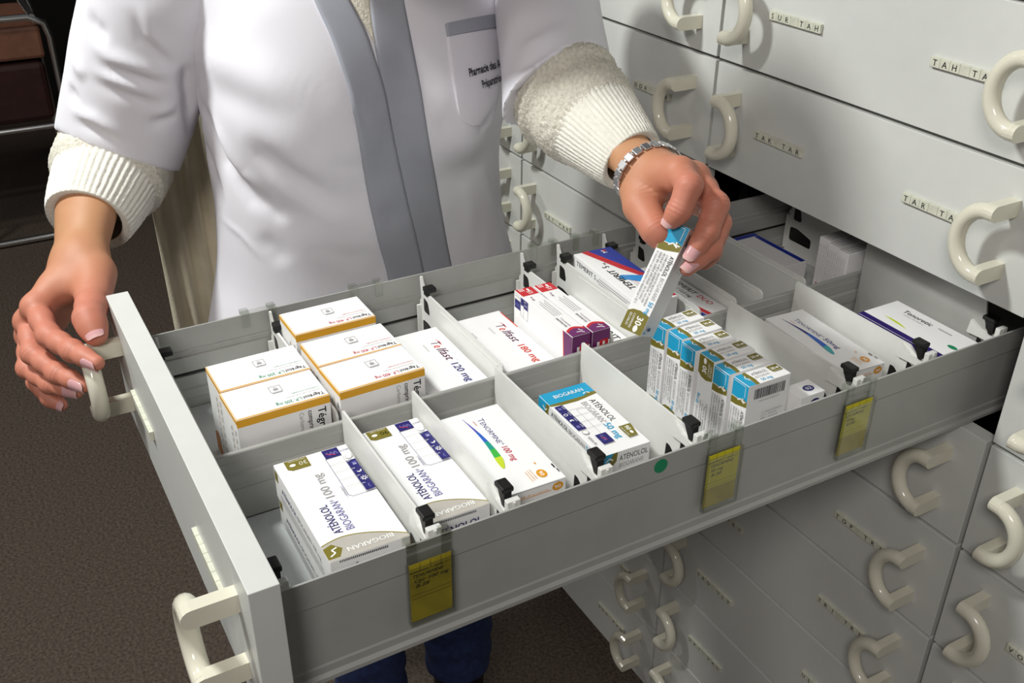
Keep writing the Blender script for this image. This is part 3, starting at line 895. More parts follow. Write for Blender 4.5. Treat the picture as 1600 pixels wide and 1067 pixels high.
def aten50(rev=False):
    c = Carton(NB)
    t = c.face('+Y', '-X'); w, h = t.W, t.H
    t.rect(.3, .3, 9, h - .6, 'sky'); t.poly([(9, 0), (13.5, 0), (15, h * .4), (13.5, h), (10, h), (7.5, h - 6), (10, h - 10)], 'olive'); t.line([(9, h - 5), (6.5, h - 9), (9, h - 13)], 1.0, 'white_ink')
    t.text(16.5, h - 8.2, 4.2, 'ATÉNOLOL', 'ink', .004, 0, width=19); t.text(16.5, h - 13.6, 3.6, 'BIOGARAN', 'grey_txt', 0, 0, width=17.5); t.text(19, h - 19.6, 4.2, '50 mg', 'sky', .014, 0, width=13)
    t.poly([(w - 14.5, h - 2), (w - 2, h - 2), (w - 2, h - 13), (w - 12.5, h - 13), (w - 14.5, h - 11)], 'olive'); t.text(w - 13, h - 9.3, 4.2, '30', 'white_ink', .02, 0, width=5.2); t.ell(w - 5, h - 7.6, 1.8, 1.3, 'white_ink'); t.text(w - 12.5, h - 12.2, 1.4, 'comprimés', 'white_ink', 0, 0, width=9)
    f = c.face('-Z', '+X') if not rev else c.face('+Z', '-X')
    w, h = f.W, f.H                                     # narrow side, reads downwards
    if not rev:
        f.rect(.3, .3, 19, h - .6, 'sky'); f.poly([(20, .3), (28, .3), (27.5, h * .35), (24, h - .3), (18, h - .3), (16, h * .72), (20, h * .55)], 'olive')
        f.line([(21, h - 4), (18, h - 9), (21, h - 13)], 1.3, 'white_ink'); f.line([(16, h - 6), (19, h - 6), (19, h - 2)], 1.2, 'white_ink')
        f.line([(2, 2), (2, h - 4), (14, h - 4)], .5, 'white_ink')
        f.poly([(w - .3, .3), (w - 18, .3), (w - 21, 5), (w - 22, 12), (w - 20, h - .3), (w - .3, h - .3)], 'olive')
        f.text(w - 17, h - 10.5, 6.4, '30', 'white_ink', .03, 0, width=8.6); f.ell(w - 4.6, h - 8, 3.4, 2.2, 'white_ink'); f.text(w - 18, h - 15, 2.2, 'COMPRIMÉS', 'white_ink', 0, 0, width=15); f.text(w - 17.5, h - 18.6, 2.2, 'SÉCABLES', 'white_ink', 0, 0, width=13)
    else:
        f.rect(.3, .3, 19, h - .6, 'card_white'); 
        g = c.face('-Z', '+X'); g.poly([(.3, .3), (21, .3), (25, 6), (26, 13), (23, h - .3), (.3, h - .3)], 'olive')
        f.text(w - 19.5, 10, 6.4, '30', 'white_ink', .03, 0, width=8.6); f.ell(w - 5, 13, 3.4, 2.2, 'white_ink'); f.text(w - 20, 5.5, 2.2, 'COMPRIMÉS', 'white_ink', 0, 0, width=15); f.text(w - 20, 2.2, 2.2, 'SÉCABLES', 'white_ink', 0, 0, width=13)
    x0 = 30 if not rev else 6
    f.text(x0, h - 6.2, 4.1, 'ATÉNOLOL', 'ink', .012, 0, width=20); f.text(x0 + 21.5, h - 6.2, 4.1, 'BIOGARAN®', 'grey_txt', 0, 0, width=23); f.text(x0 + 46, h - 6.2, 4.3, '50 mg', 'sky', .02, 0, width=13)
    for i, (s_, wd) in enumerate((('COMPOSITION : aténolol 50 mg pour un comprimé', 52), ('MODE ET VOIE D’ADMINISTRATION : voie orale', 50), ('MISES EN GARDE SPÉCIALES : lire la notice', 48), ('A conserver à une température ne dépassant pas + 25°C', 53))):
        f.text(x0, h - 10 - i * 3.3, 2.0, s_, 'ink', .01, 0, width=wd, res=1)
    b = c.face('+Y', '+Z'); w, h = b.W, b.H             # broad side towards the viewer
    rr = random.Random(3); x = 8.
    while x < 46:
        q = rr.choice((.5, .8, 1.2)); b.rect(x, h - 17, q, 11.5, 'barcode'); x += q + rr.choice((.5, .8))
    b.text(14, h - 21, 2.3, '3400936442641', 'grey_txt', 0, 0, width=26, res=1)
    for i, s_ in enumerate(('01 03400936442641', 'LOT : M03776', 'EXP : 06/2014')): b.text(20, h - 36 - i * 3.6, 2.2, s_, 'grey_txt', 0, 0, width=(26, 20, 21)[i], res=1)
    b.rect(12, 6, 9, 3.4, 'navy'); b.rect(0.4, 3, 6, 2, 'sky')
    return c


G3 = 'upright boxes with turquoise corners'
NAMES = ['farthest upright turquoise cornered box of the row of six, turned slightly', 'second upright turquoise cornered box from the far end of the row',
         'third upright turquoise cornered box from the far end of the row', 'fourth upright box of the row, its narrow side showing an olive 30 tag on top',
         'fifth upright turquoise cornered box, its barcode partly covered', 'nearest upright turquoise cornered box, its barcode side in full view']
u = None
for i in range(6):
    x = .2925 + .0257 * i
    loc_, rz = (x, -.2700 + (.0015 if i % 2 else -.001), ZT), (3.0, .6, .2, .5, .3, .4)[i]
    if i == 0: o = u = aten50().done(NAMES[i], G3, loc_, rz)
    elif i == 3: aten50(True).done(NAMES[i], G3, loc_, rz)
    else: dup(u, loc_, rz, NAMES[i])
# the box in the hand
HELD_C = Vector((.3395, -.3379, 1.1673))
HELD_R = Matrix(((.8445, -.5279, -.0906), (.4963, .7077, .5028), (-.2013, -.4696, .8596)))
h_ = u.copy(); h_.data = u.data; COL.objects.link(h_)
h_.matrix_world = Matrix.Translation(HELD_C) @ HELD_R.to_4x4() @ Matrix.Translation((0, 0, -NB[2] / 2))
h_['label'] = 'narrow white box with turquoise top and olive 30 tag, held up in the hand'
HELD = h_

# --- small box with blue oval, behind the barcode box
c = Carton((.0240, .0320, .0810)); t = c.face('+Y', '-X'); w, h = t.W, t.H
t.ell(20, 11, 6.5, 5, 'navy'); t.text(16.5, 9, 4.4, '02', 'white_ink', .01, 0, width=7); e = c.face('+Y', '+Z'); e.ell(20, e.H - 10, 6.5, 4.4, 'navy'); e.text(16, e.H - 12, 4, '02', 'white_ink', .01, 0, width=8)
c.done('low white box with a navy oval beside the barcode box', None, (.4280, -.2150, ZT), 0)

# --- purple edged box
c = Carton((.1220, .0635, .0800)); t = c.face('+X', '+Y'); w, h = t.W, t.H
t.rect(.3, .3, w - .6, 8.5, 'violet'); t.text(22, h - 17, 7.5, 'Tenoretic', 'ink', .02, .1, width=40); t.text(28, h - 22, 2.4, 'aténolol chlortalidone', 'grey_txt', 0, 0, width=28)
pts = [(18 + 36 * s_, 22 + 3 * math.sin(s_ * 3.1) - 4 * s_) for s_ in np.linspace(0, 1, 12)]
t.poly(pts + [(x, y - 3.4 * math.sin(math.pi * i / 11)) for i, (x, y) in list(enumerate(pts))[::-1]], 'lime')
t.ell(w - 16, 30, 6, 3.4, 'green'); t.rect(70, h - 14, 18, 2, 'grey_txt')
f = c.face('+X', '+Z'); f.rect(0, 0, f.W, f.H, 'violet')
c.done('white box with violet edge and dark lettering, farthest in the near row, half in shade', None, (.3970, -.0145, ZT), 0)

# --- three white boxes in the dark and a flat one with a blue edge
def plain():
    c = Carton((.0180, .1000, .1000)); f = c.face('-Z', '+X')
    for i in range(5): f.text(8, f.H - 5 - i * 3, 1.9, 'Composition nébivolol 5 mg comprimé boîte de 30', 'grey_txt', 0, 0, width=52 - 5 * (i % 2), res=1)
    f.rect(62, 5, 2.2, 2.2, 'red'); f.rect(67, 9, 2.2, 2.2, 'ink'); f.rect(73, 13, 2.2, 2.2, 'red')
    b = c.face('+Y', '+Z')
    for i in range(3): b.rect(38, b.H - 14 - i * 5, 22, 1.2, 'grey_txt')
    t = c.face('+Y', '-X')
    for i in range(4): t.rect(6, 3 + i * 4.6, 84, 1.2, 'grey_txt')
    return c


o = plain().done('white printed box standing in the shade, left of three', 'white boxes in the shade under the drawer front', (.1975, .0850, ZT), 0)
dup(o, (.2180, .0800, ZT), 0, 'white printed box standing in the shade, middle of three')
dup(o, (.2378, .0760, ZT), 0, 'white printed box standing in the shade, right of three')
c = Carton((.105, .0800, .0450)); t = c.face('+X', '+Y'); t.rect(.3, .3, 9, t.H - .6, 'blue'); t.rect(10, t.H - 9, t.W - 12, 8, 'blue')
c.done('white box with blue edge lying in the shade behind a divider', None, (.1000, .0180, ZT), 0)

# ------------------------------------------------------------------ chair in the dark background
ch = thing('tube_chair', 'chrome tube framed chair with brown and dark red padding, standing in the dark behind', 'chair', (-2.9, -.75, 0))
c0 = np.array([-2.9, -.75, 0])
for dx in (0, -.48):
    rear = dx < 0
    mb = MB(); X = dx
    ya, yb = -.16, .235
    lp = [(X, ya, .40), (X, ya, .10), (X, ya + .015, .045), (X, ya + .06, .016), (X, yb - .06, .016), (X, yb - .015, .03), (X, yb, .08), (X, yb, .74), (X, yb - .012, .79), (X, yb - .06, .812), (X, ya - .35, .812)]
    mb.tube(lp[6:] if rear else lp, .0125, 'chrome', 10); mb.build('side_frame', ch)
    mb = MB(); mb.tube([(X, ya - .35, .43), (X, yb, .43)], .0105, 'chrome', 10); mb.build('seat_rail', ch)
mb = MB(); bx(mb, (-.47, -.5, .445), (-.02, .20, .655), 'dark_red', .02); mb.build('seat', ch)
mb = MB(); bx(mb, (-.47, -.5, .665), (-.02, .210, .778), 'brown_pad', .012); mb.build('backrest', ch)
mb = MB(); mb.tube([(-.48, .1, .812), (-.40, .19, .812), (0.0, .19, .812)], .011, 'chrome', 10); mb.build('cross_bar', ch)


# ------------------------------------------------------------------ implicit surfaces
def smin(a, b, k):
    h = np.clip(k - np.abs(a - b), 0, None) / k
    return np.minimum(a, b) - h * h * k * .25


class Field:
    def __init__(s, lo, hi, h):
        s.lo = np.array(lo, float); s.h = h
        s.n = np.ceil((np.array(hi) - s.lo) / h).astype(int) + 1
        s.ax = [(s.lo[i] + h * np.arange(s.n[i])).astype(np.float32) for i in range(3)]
        s.F = np.full(s.n, .08, np.float32)

    def new(s):
        f = Field.__new__(Field); f.lo, f.h, f.n, f.ax = s.lo, s.h, s.n, s.ax
        f.F = np.full(s.n, .08, np.float32); return f

    def grid(s, sl): return [s.ax[i][sl[i]].reshape([-1 if j == i else 1 for j in range(3)]) for i in range(3)]

    def rc(s, a, b, ra, rb, k=.004, squash=None):
        a = np.array(a, float); b = np.array(b, float)
        m = max(ra, rb) + k * 1.5 + 4 * s.h
        l = np.minimum(a, b) - m; u = np.maximum(a, b) + m
        sl = tuple(slice(max(0, int((l[i] - s.lo[i]) / s.h)), max(0, min(s.n[i], int((u[i] - s.lo[i]) / s.h) + 2))) for i in range(3))
        if any(q.stop <= q.start for q in sl): return s
        g = s.grid(sl); ba = b - a; L2 = max(1e-9, ba @ ba)
        p = [g[i] - a[i] for i in range(3)]
        t = np.clip((p[0] * ba[0] + p[1] * ba[1] + p[2] * ba[2]) / L2, 0, 1)
        q = [p[i] - t * ba[i] for i in range(3)]
        r = ra + (rb - ra) * t
        if squash is not None:
            n, f = squash                          # thinner along unit vector n by factor f
            n = np.array(n, float); n /= np.linalg.norm(n)
            w_ = q[0] * n[0] + q[1] * n[1] + q[2] * n[2]
            d = np.sqrt(q[0] ** 2 + q[1] ** 2 + q[2] ** 2 + w_ ** 2 * (1 / f ** 2 - 1))
            d = (d - r) * (f + (1 - f) * .5)
        else:
            d = np.sqrt(q[0] ** 2 + q[1] ** 2 + q[2] ** 2) - r
        s.F[sl] = smin(s.F[sl], d.astype(np.float32), k)
        return s

    def chain(s, pts, rs, k=.004, **kw):
        for i in range(len(pts) - 1): s.rc(pts[i], pts[i + 1], rs[i], rs[i + 1], k, **kw)
        return s

    def join(s, o, k): s.F = smin(s.F, o.F, k); return s

    def cut(s, p, n):
        g = s.grid((slice(None),) * 3)
        s.F = np.maximum(s.F, sum((g[i] - p[i]) * n[i] for i in range(3)).astype(np.float32)); return s

    def mesh(s):
        F = s.F.copy()
        for a in range(3):
            for e in (0, -1):
                ix = [slice(None)] * 3; ix[a] = e
                F[tuple(ix)] = np.maximum(F[tuple(ix)], 1e-4)
        ins = F < 0
        C8 = [(i, j, k) for i in (0, 1) for j in (0, 1) for k in (0, 1)]
        n = np.array(F.shape)
        cs = sum(ins[i:n[0] - 1 + i, j:n[1] - 1 + j, k:n[2] - 1 + k].astype(np.int8) for i, j, k in C8)
        idx = np.argwhere((cs > 0) & (cs < 8))
        acc = np.zeros((len(idx), 3)); cnt = np.zeros(len(idx))
        for a in C8:
            for ax in range(3):
                if a[ax]: continue
                b = list(a); b[ax] = 1
                va = F[tuple((idx + a).T)]; vb = F[tuple((idx + b).T)]
                x = (va < 0) != (vb < 0)
                t = np.where(x, va / np.where(x, va - vb, 1), 0)
                p = np.array(a, float)[None].repeat(len(idx), 0); p[:, ax] += t
                acc[x] += p[x]; cnt[x] += 1
        V = s.lo + s.h * (idx + acc / cnt[:, None])
        vid = -np.ones(n - 1, int); vid[tuple(idx.T)] = np.arange(len(idx))
        Q = []
        for ax in range(3):
            u, v = (ax + 1) % 3, (ax + 2) % 3
            sl0 = [slice(None)] * 3; sl1 = [slice(None)] * 3
            sl0[ax] = slice(0, -1); sl1[ax] = slice(1, None)
            A = ins[tuple(sl0)]; B = ins[tuple(sl1)]
            e = np.argwhere(A != B)
            e = e[(e[:, u] > 0) & (e[:, v] > 0) & (e[:, u] < n[u] - 1) & (e[:, v] < n[v] - 1)]
            fl = A[tuple(e.T)]
            def c(du, dv):
                q = e.copy(); q[:, u] -= du; q[:, v] -= dv; return vid[tuple(q.T)]
            q = np.stack([c(1, 1), c(0, 1), c(0, 0), c(1, 0)], 1)
            q[~fl] = q[~fl][:, ::-1]
            Q.append(q)
        Q = np.concatenate(Q)
        return V, Q[(Q >= 0).all(1)]


def vnormals(V, Q):
    n = np.cross(V[Q[:, 2]] - V[Q[:, 0]], V[Q[:, 3]] - V[Q[:, 1]])
    N = np.zeros_like(V)
    for i in range(4): np.add.at(N, Q[:, i], n)
    return N / (np.linalg.norm(N, axis=1)[:, None] + 1e-12)


def relax(V, Q, it=2, lam=.5):
    for _ in range(it):
        S = np.zeros_like(V); C = np.zeros(len(V))
        for i in range(4):
            for j in (1, 3):
                np.add.at(S, Q[:, i], V[Q[:, (i + j) % 4]]); np.add.at(C, Q[:, i], 1)
        V = V + lam * (S / np.maximum(C, 1)[:, None] - V)
    return V


def wave(V, f, seed):
    r = np.random.default_rng(seed); out = np.zeros(len(V))
    for i in range(5):
        d = r.normal(size=3); d /= np.linalg.norm(d)
        out += np.sin(V @ d * f * (1 + .35 * i) * 6.28 + r.uniform(0, 6.28)) / (1 + .4 * i)
    return out / 2.2


# ------------------------------------------------------------------ the person
per = thing('person', 'person in a white coat with grey bands, pulling the drawer and lifting a box', 'person', (-.15, -.44, 0))
PO = np.array([-.15, -.44, 0.])


def pobj(name, V, Q, keys, parent=None, smooth=True, mi=None):
    mb = MB(); mb.add(V - PO, Q, keys if isinstance(keys, str) else keys[0], smooth)
    if mi is not None:
        mb.keys = list(keys); mb.m = list(mi)
    o = mb.build(name, parent or per, fix=False)
    return o


# ---- arms: joints, right = the hand on the drawer pull, left = the hand with the box
RS, RH, RC, RW = np.array([-.17, -.655, 1.375]), dep(187, 235, 1.235), dep(137, 345, 1.16), dep(124, 410, 1.115)
LS, LH, LC, LW = np.array([-.15, -.185, 1.385]), dep(871, 136, 1.112), dep(988, 252, 1.035), dep(1013, 266, 1.002)

R_F = {'index': [(56, 480, 1.072), (76, 524, 1.040), (113, 548, 1.018), (151, 567, 1.002)],
       'middle': [(45, 502, 1.088), (51, 552, 1.060), (90, 583, 1.042), (131, 602, 1.030)],
       'ring': [(46, 524, 1.104), (43, 575, 1.078), (78, 600, 1.060), (120, 612, 1.050)],
       'little': [(50, 545, 1.120), (57, 597, 1.100), (78, 622, 1.090), (97, 633, 1.088)]}
R_R = {'index': (.0125, .0112, .0103, .0078), 'middle': (.0125, .0108, .0100, .0076), 'ring': (.0115, .0102, .0092, .0070), 'little': (.0105, .0090, .0080, .0062)}
R_T = [(150, 428, 1.100), (146, 462, 1.075), (139, 497, 1.030), (150, 524, 1.022)]
R_TR = (.0180, .0165, .0146, .0110)
L_F = {'index': [(1062, 270, .950), (1077, 290, .925), (1062, 328, .928), (1049, 345, .934)],
       'middle': [(1085, 278, .965), (1119, 320, .945), (1105, 362, .940), (1081, 399, .945)],
       'ring': [(1098, 296, .985), (1124, 348, .962), (1110, 388, .952), (1074, 420, .950)],
       'little': [(1104, 312, 1.00), (1122, 362, .985), (1112, 394, .975), (1100, 412, .972)]}
L_R = {'index': (.0125, .0112, .0100, .0078), 'middle': (.0122, .0110, .0098, .0076), 'ring': (.0112, .0100, .0092, .0072), 'little': (.0100, .0088, .0080, .0062)}
L_T = [(1000, 288, 1.000), (1003, 322, .980), (1024, 358, .958), (1042, 377, .958)]
L_TR = (.0170, .0160, .0132, .0098)


def unit(v): return np.array(v) / np.linalg.norm(v)


def hand(F, R, T, TR, wrist, fore, rw, rf, back, h=.0013):
    D = {k: [dep(*p) for p in v] for k, v in F.items()}
    TH = [dep(*p) for p in T]
    P = np.array([p for v in D.values() for p in v] + TH + [wrist, fore])
    f = Field(P.min(0) - .05, P.max(0) + .05, h)
    palm = f.new()
    order = ['index', 'middle', 'ring', 'little']
    ax = (wrist - fore) / np.linalg.norm(wrist - fore)
    for i, k in enumerate(order):
        m = D[k][0]
        base = wrist + .18 * (m - D['middle'][0])
        palm.rc(base, m, .0175, R[k][0] + .0015, .012)
        palm.rc(base - back * .004, m - back * .007, .016, R[k][0], .012)
    for a, b in zip(order, order[1:]):
        palm.rc(D[a][0] - back * .004, D[b][0] - back * .004, .0115, .0108, .010)
    palm.rc(fore, wrist, rf, rw, .016, squash=(back, .80))
    palm.rc(wrist, wrist + ax * .02, rw, rw * .86, .016, squash=(back, .78))
    palm.rc(wrist, TH[0], .020, TR[0], .016); palm.rc(TH[0], TH[1], TR[0], TR[1], .012)
    palm.rc(TH[0] * .5 + TH[1] * .5, D['index'][0] * .55 + wrist * .45, .0125, .0125, .014)
    # knuckles and tendons on the back
    for k in order:
        m = D[k][0]; palm.rc(m + back * .0025, m + back * .0025, R[k][0] * .92, R[k][0] * .92, .008)
        palm.rc(m + back * .0060 + (wrist - m) * .12, m * .35 + wrist * .65 + back * .0095, .0042, .0036, .009)
    out = palm
    q = f.new(); q.chain([TH[0], TH[1], TH[1] * .5 + TH[2] * .5, TH[2], TH[2] * .45 + TH[3] * .55, TH[3]],
                         [TR[0], TR[1], (TR[1] + TR[2]) * .49, TR[2] * 1.02, (TR[2] + TR[3]) * .52, TR[3]], .007)
    out.join(q, .007)
    for k in order:
        q = f.new(); p = D[k]; r = R[k]
        # fuller pads and slim waists between the joints
        pts, rs = [p[0]], [r[0]]
        for i in range(3):
            a, b = p[i], p[i + 1]
            pts.append(a * .5 + b * .5); rs.append((r[i] * .5 + r[i + 1] * .5) * (.985 if i < 2 else 1.0)); pts.append(b); rs.append(r[i + 1])
        q.chain(pts, rs, .006)
        pal = -back
        for i in (1, 2): q.rc(p[i], p[i], r[i] * 1.0, r[i] * 1.0, .005)
        out.join(q, .0026)
    V, Q = out.mesh(); N = vnormals(V, Q); dz = np.zeros(len(V))
    # skin creases over the finger joints
    for p, r in [(D[k], R[k]) for k in order] + [(TH, TR)]:
        for i in (1, 2):
            t = unit(p[i + 1] - p[i - 1]); nb = unit(back - t * (back @ t))
            q_ = V - p[i]; s_ = q_ @ t; rad = q_ - s_[:, None] * t; rl = np.linalg.norm(rad, axis=1)
            m = (rl < r[i] * 1.5) & (np.abs(s_) < .011)
            up_ = np.clip((rad @ nb) / (rl + 1e-9), 0, 1)
            dz += m * up_ * (-.00055) * (.5 + .5 * np.cos(s_ / .0042 * 6.283)) * np.exp(-(s_ / .0065) ** 2)
    V = V + N * dz[:, None]
    fl_ = np.clip(((V - wrist) @ ax + .02) / .10, 0, 1)
    return (V, Q, fl_), D, TH


def unit(v): return np.array(v) / np.linalg.norm(v)


back_r = unit(-FW * .80 + UP * .30 - RT * .45)
back_l = unit(-FW * .55 + UP * .80 + RT * .10)
fr = dep(141, 290, 1.180)
(VR, QR, FR), DR, TRP = hand(R_F, R_R, R_T, R_TR, RW, fr, .0285, .0425, back_r)
fl = LC + (LH - LC) * .45
(VL, QL, FL), DL, TLP = hand(L_F, L_R, L_T, L_TR, LW, fl, .0218, .0345, back_l)

# ---- rest of the body
f = Field((-.42, -.86, 0), (.20, -.06, 1.76), .009)
ctr = lambda z: np.array([-.155, -.442, z])
yaw_b = math.radians(13)
fdir = np.array([math.cos(yaw_b), math.sin(yaw_b), 0]); ldir = np.array([-math.sin(yaw_b), math.cos(yaw_b), 0])


def torso(f, zs, A, B, K, off=0., ex=2.25, c=None):
    sl = (slice(None), slice(None), slice(max(0, int((zs[0] - f.lo[2]) / f.h)), min(f.n[2], int((zs[-1] - f.lo[2]) / f.h) + 2)))
    g = f.grid(sl); z = g[2]
    zf = np.linspace(zs[0] - .2, zs[-1] + .2, 500)

    def cur(T_):
        y = np.interp(zf, zs, T_); kk = np.hanning(61); kk /= kk.sum()
        return np.interp(z, zf, np.convolve(np.pad(y, 30, 'edge'), kk, 'valid')) + off
    a = cur(A); b = cur(B); k_ = cur(K)
    cx, cy = c if c else (-.155, -.442)
    px_, py_ = g[0] - cx, g[1] - cy
    fo = px_ * fdir[0] + py_ * fdir[1]; la = px_ * ldir[0] + py_ * ldir[1]
    bb = np.where(fo > 0, b, k_)
    e = (np.abs(la / a) ** ex + np.abs(fo / bb) ** ex) ** (1 / ex)
    d = (e - 1) * np.minimum(a, bb) * .9
    d = np.maximum(d, np.maximum(zs[0] - z, z - zs[-1]))
    f.F[sl] = smin(f.F[sl], d.astype(np.float32), .02)


ZS = [.60, .75, .88, .97, 1.05, 1.14, 1.22, 1.29, 1.35, 1.40, 1.435, 1.46]
TA = [.262, .262, .250, .232, .208, .200, .203, .208, .203, .180, .120, .075]
TB = [.145, .145, .138, .125, .115, .122, .138, .146, .132, .105, .078, .060]
TK = [.145, .145, .140, .125, .112, .112, .115, .118, .115, .105, .085, .065]
torso(f, [.80] + ZS[2:], [.15] + [a - .035 for a in TA[2:]], [.10] + [a - .03 for a in TB[2:]], [.10] + [a - .03 for a in TK[2:]])
f.rc(RS, RH + (RC - RH) * .2, .050, .044, .03); f.rc(RH + (RC - RH) * .2, fr, .044, .038, .02)
f.rc(LS, LH, .046, .042, .03); f.rc(LH, fl, .042, .036, .02)
HD = np.array([.035, -.485, 1.560])
f.rc(np.array([-.165, -.442, 1.40]), HD + (-.03, 0, -.06), .055, .050, .03)
f.rc(HD + fdir * .012 + (0, 0, -.035), HD + fdir * -.015 + (0, 0, .03), .066, .082, .03)
f.rc(HD + fdir * .055 + (0, 0, -.085), HD + fdir * .045 + (0, 0, -.02), .028, .040, .03)      # jaw
f.rc(HD + fdir * .085 + (0, 0, -.035), HD + fdir * .075 + (0, 0, 0), .011, .007, .010)       # nose
for sg in (-1, 1):
    f.rc(HD + ldir * sg * .074 + (0, 0, -.035), HD + ldir * sg * .078 + (0, 0, .005), .008, .012, .006)   # ears
HIP = {1: np.array([-.16, -.345, .88]), -1: np.array([-.16, -.545, .88])}
KNEE = {1: np.array([-.12, -.340, .50]), -1: np.array([-.12, -.510, .50])}
ANK = {1: np.array([-.125, -.338, .10]), -1: np.array([-.115, -.500, .10])}
for sg in (1, -1):
    f.rc(HIP[sg], KNEE[sg], .078, .050, .02); f.rc(KNEE[sg], ANK[sg], .048, .034, .02); f.rc(ANK[sg], ANK[sg] + (.10, .01, -.05), .034, .028, .02)
VB, QB = f.mesh()
mb = MB()
for V, Q in ((VB, QB), (VR, QR), (VL, QL)): mb.add(V - PO, Q, 'skin', True)
body = mb.build('body', per, fix=False)
att = body.data.attributes.new('flush', 'FLOAT', 'POINT')
att.data.foreach_set('value', np.concatenate([np.full(len(VB), .2), FR, FL]).astype(np.float32))


# ---- finger nails
def nail(mb, p0, p1, r, n, ln, wd, r0):
    L_ = np.linalg.norm(p1 - p0)
    d = unit(p1 - p0); n = unit(n - d * (n @ d)); b = np.cross(d, n)
    ns, nt = 12, 11
    end = p1 + d * (r * .80)
    for lay, key in ((0, 'nail'),):
        vs = []
        for i in range(ns + 1):
            s_ = i / ns; a = end - d * ln * (1 - s_)
            q_ = np.clip(((a - p0) @ d) / L_, 0, 1)
            rr = (r0 * (1 - q_) + r * q_) * (1.03 - .10 * max(0, s_ - .6)) + .0007
            w_ = wd * min(1, (1 - (1 - min(1, s_ / .28)) ** 2) ** .5 if s_ < .28 else 1) * (1 - .35 * max(0, (s_ - .72) / .28) ** 2)
            if s_ > .93: w_ *= .8
            for j in range(nt):
                t = (j / (nt - 1) * 2 - 1) * w_
                vs.append(a + n * (rr * math.cos(t) - .0010 * (s_ ** 2) * 0) + b * rr * math.sin(t))
        vs = np.array(vs); nn = len(vs)
        lo_ = vs - n * .0010
        V = np.concatenate([vs, lo_]) - PO
        fs = []; ft = []
        for i in range(ns):
            for j in range(nt - 1):
                q = (i * nt + j, i * nt + j + 1, (i + 1) * nt + j + 1, (i + 1) * nt + j)
                (ft if i >= ns - 2 else fs).append(q); fs.append(tuple(x + nn for x in q[::-1]))
        rim = [j for j in range(nt)] + [i * nt + nt - 1 for i in range(1, ns + 1)] + [ns * nt + j for j in range(nt - 2, -1, -1)] + [i * nt for i in range(ns - 1, 0, -1)]
        for a_, b_ in zip(rim, rim[1:] + rim[:1]): fs.append((a_, b_, b_ + nn, a_ + nn))
        mb.add(V, fs, 'nail', True); mb.add(V, ft, 'nail_tip', True)


def fingernail(p0, p1, r, n, ln=.0145, wd=.85, r0=None):
    mb = MB(); nail(mb, p0, p1, r, n, ln, wd, r0 or r); mb.build('fingernail', per)


for k, dn in (('index', -UP * .75 - FW * .65 - RT * .1), ('middle', -UP * .6 - FW * .75), ('ring', -UP * .45 - FW * .8), ('little', -FW * .75 - UP * .1 - RT * .3)):
    fingernail(DR[k][2], DR[k][3], R_R[k][3], dn, .0205 if k != 'little' else .015, .95, R_R[k][2])
fingernail(TRP[2], TRP[3], R_TR[3], -FW * .92 + RT * .22 + UP * .10, .0200, .9, R_TR[2])
for k, dn in (('index', -FW * 1.0 - RT * .25 + UP * .35), ('middle', -FW * .85 - RT * .30 + UP * .25), ('ring', -FW * .85 - RT * .1 + UP * .35)):
    fingernail(DL[k][2], DL[k][3], L_R[k][3], dn, .0235, .95, L_R[k][2])
fingernail(TLP[2], TLP[3], L_TR[3], -FW * .35 + UP * .9 + RT * .35, .014, .85, L_TR[2])
# face and hair, above the picture
mb = MB()
for sg in (-1, 1):
    e = HD + fdir * .072 + ldir * sg * .031 + (0, 0, -.004)
    mb.tube([e - fdir * .008, e, e + fdir * .006, e + fdir * .008] - PO, [.010, .012, .008, .002], 'eye_white', 12)
    mb.tube([e + fdir * .007, e + fdir * .0095] - PO, [.006, .004], 'hair', 12)
mb.build('eyes', per)
mb = MB(); t = np.linspace(-1, 1, 9)
mb.tube([HD + fdir * (.088 - .010 * x * x) + ldir * x * .022 + np.array((0, 0, -.068 - .002 * x * x)) - PO for x in t], [.001, .003, .004, .0045, .004, .0045, .004, .003, .001], 'lip', 8)
mb.build('lips', per)
f = Field(HD - .16, HD + .16, .006)
f.rc(HD - fdir * .018 + (0, 0, .0), HD - fdir * .012 + (0, 0, .042), .086, .090, .03); f.rc(HD - fdir * .04, HD - fdir * .07 + (0, 0, -.06), .078, .060, .03)
f.cut(HD + fdir * .052 + (0, 0, .0), unit(fdir * 1.0 - np.array([0, 0, .55])))
V, Q = f.mesh(); pobj('hair', V, Q, 'hair')


# ---- the white coat
def coat_field(h):
    f = Field((-.36, -.86, .64), (.19, -.08, 1.50), h)
    torso(f, [.66] + ZS[1:], TA, TB, TK, 0.0, 2.3)
    f.rc(np.array([-.165, -.60, 1.375]), np.array([-.16, -.29, 1.375]), .075, .070, .03)
    f.rc(np.array([-.075, -.535, 1.245]), np.array([-.085, -.52, 1.27]), .072, .070, .045)
    f.rc(np.array([-.060, -.375, 1.245]), np.array([-.075, -.38, 1.27]), .066, .064, .045)
    s = f.new(); s.rc(RS, RH + (RH - RS) * .25, .082, .073, .01); s.cut(RH, unit(unit(RH - RS) * .8 + unit(RC - RH) * .5))
    s2 = f.new(); s2.rc(LS, LH + (LH - LS) * .25, .060, .063, .01); s2.cut(LH, unit(RT * .6 - UP * .8 - FW * .25))
    return [f.mesh(), s.mesh(), s2.mesh()]


_ms = coat_field(.0040)
_o = np.cumsum([0] + [len(m_[0]) for m_ in _ms])
V = np.concatenate([relax(m_[0], m_[1], 1, .4) for m_ in _ms]); Q = np.concatenate([m_[1] + _o[i] for i, m_ in enumerate(_ms)])


def bvh(V, Q): return BVHTree.FromPolygons([tuple(v) for v in V], [tuple(int(a) for a in q) for q in Q])


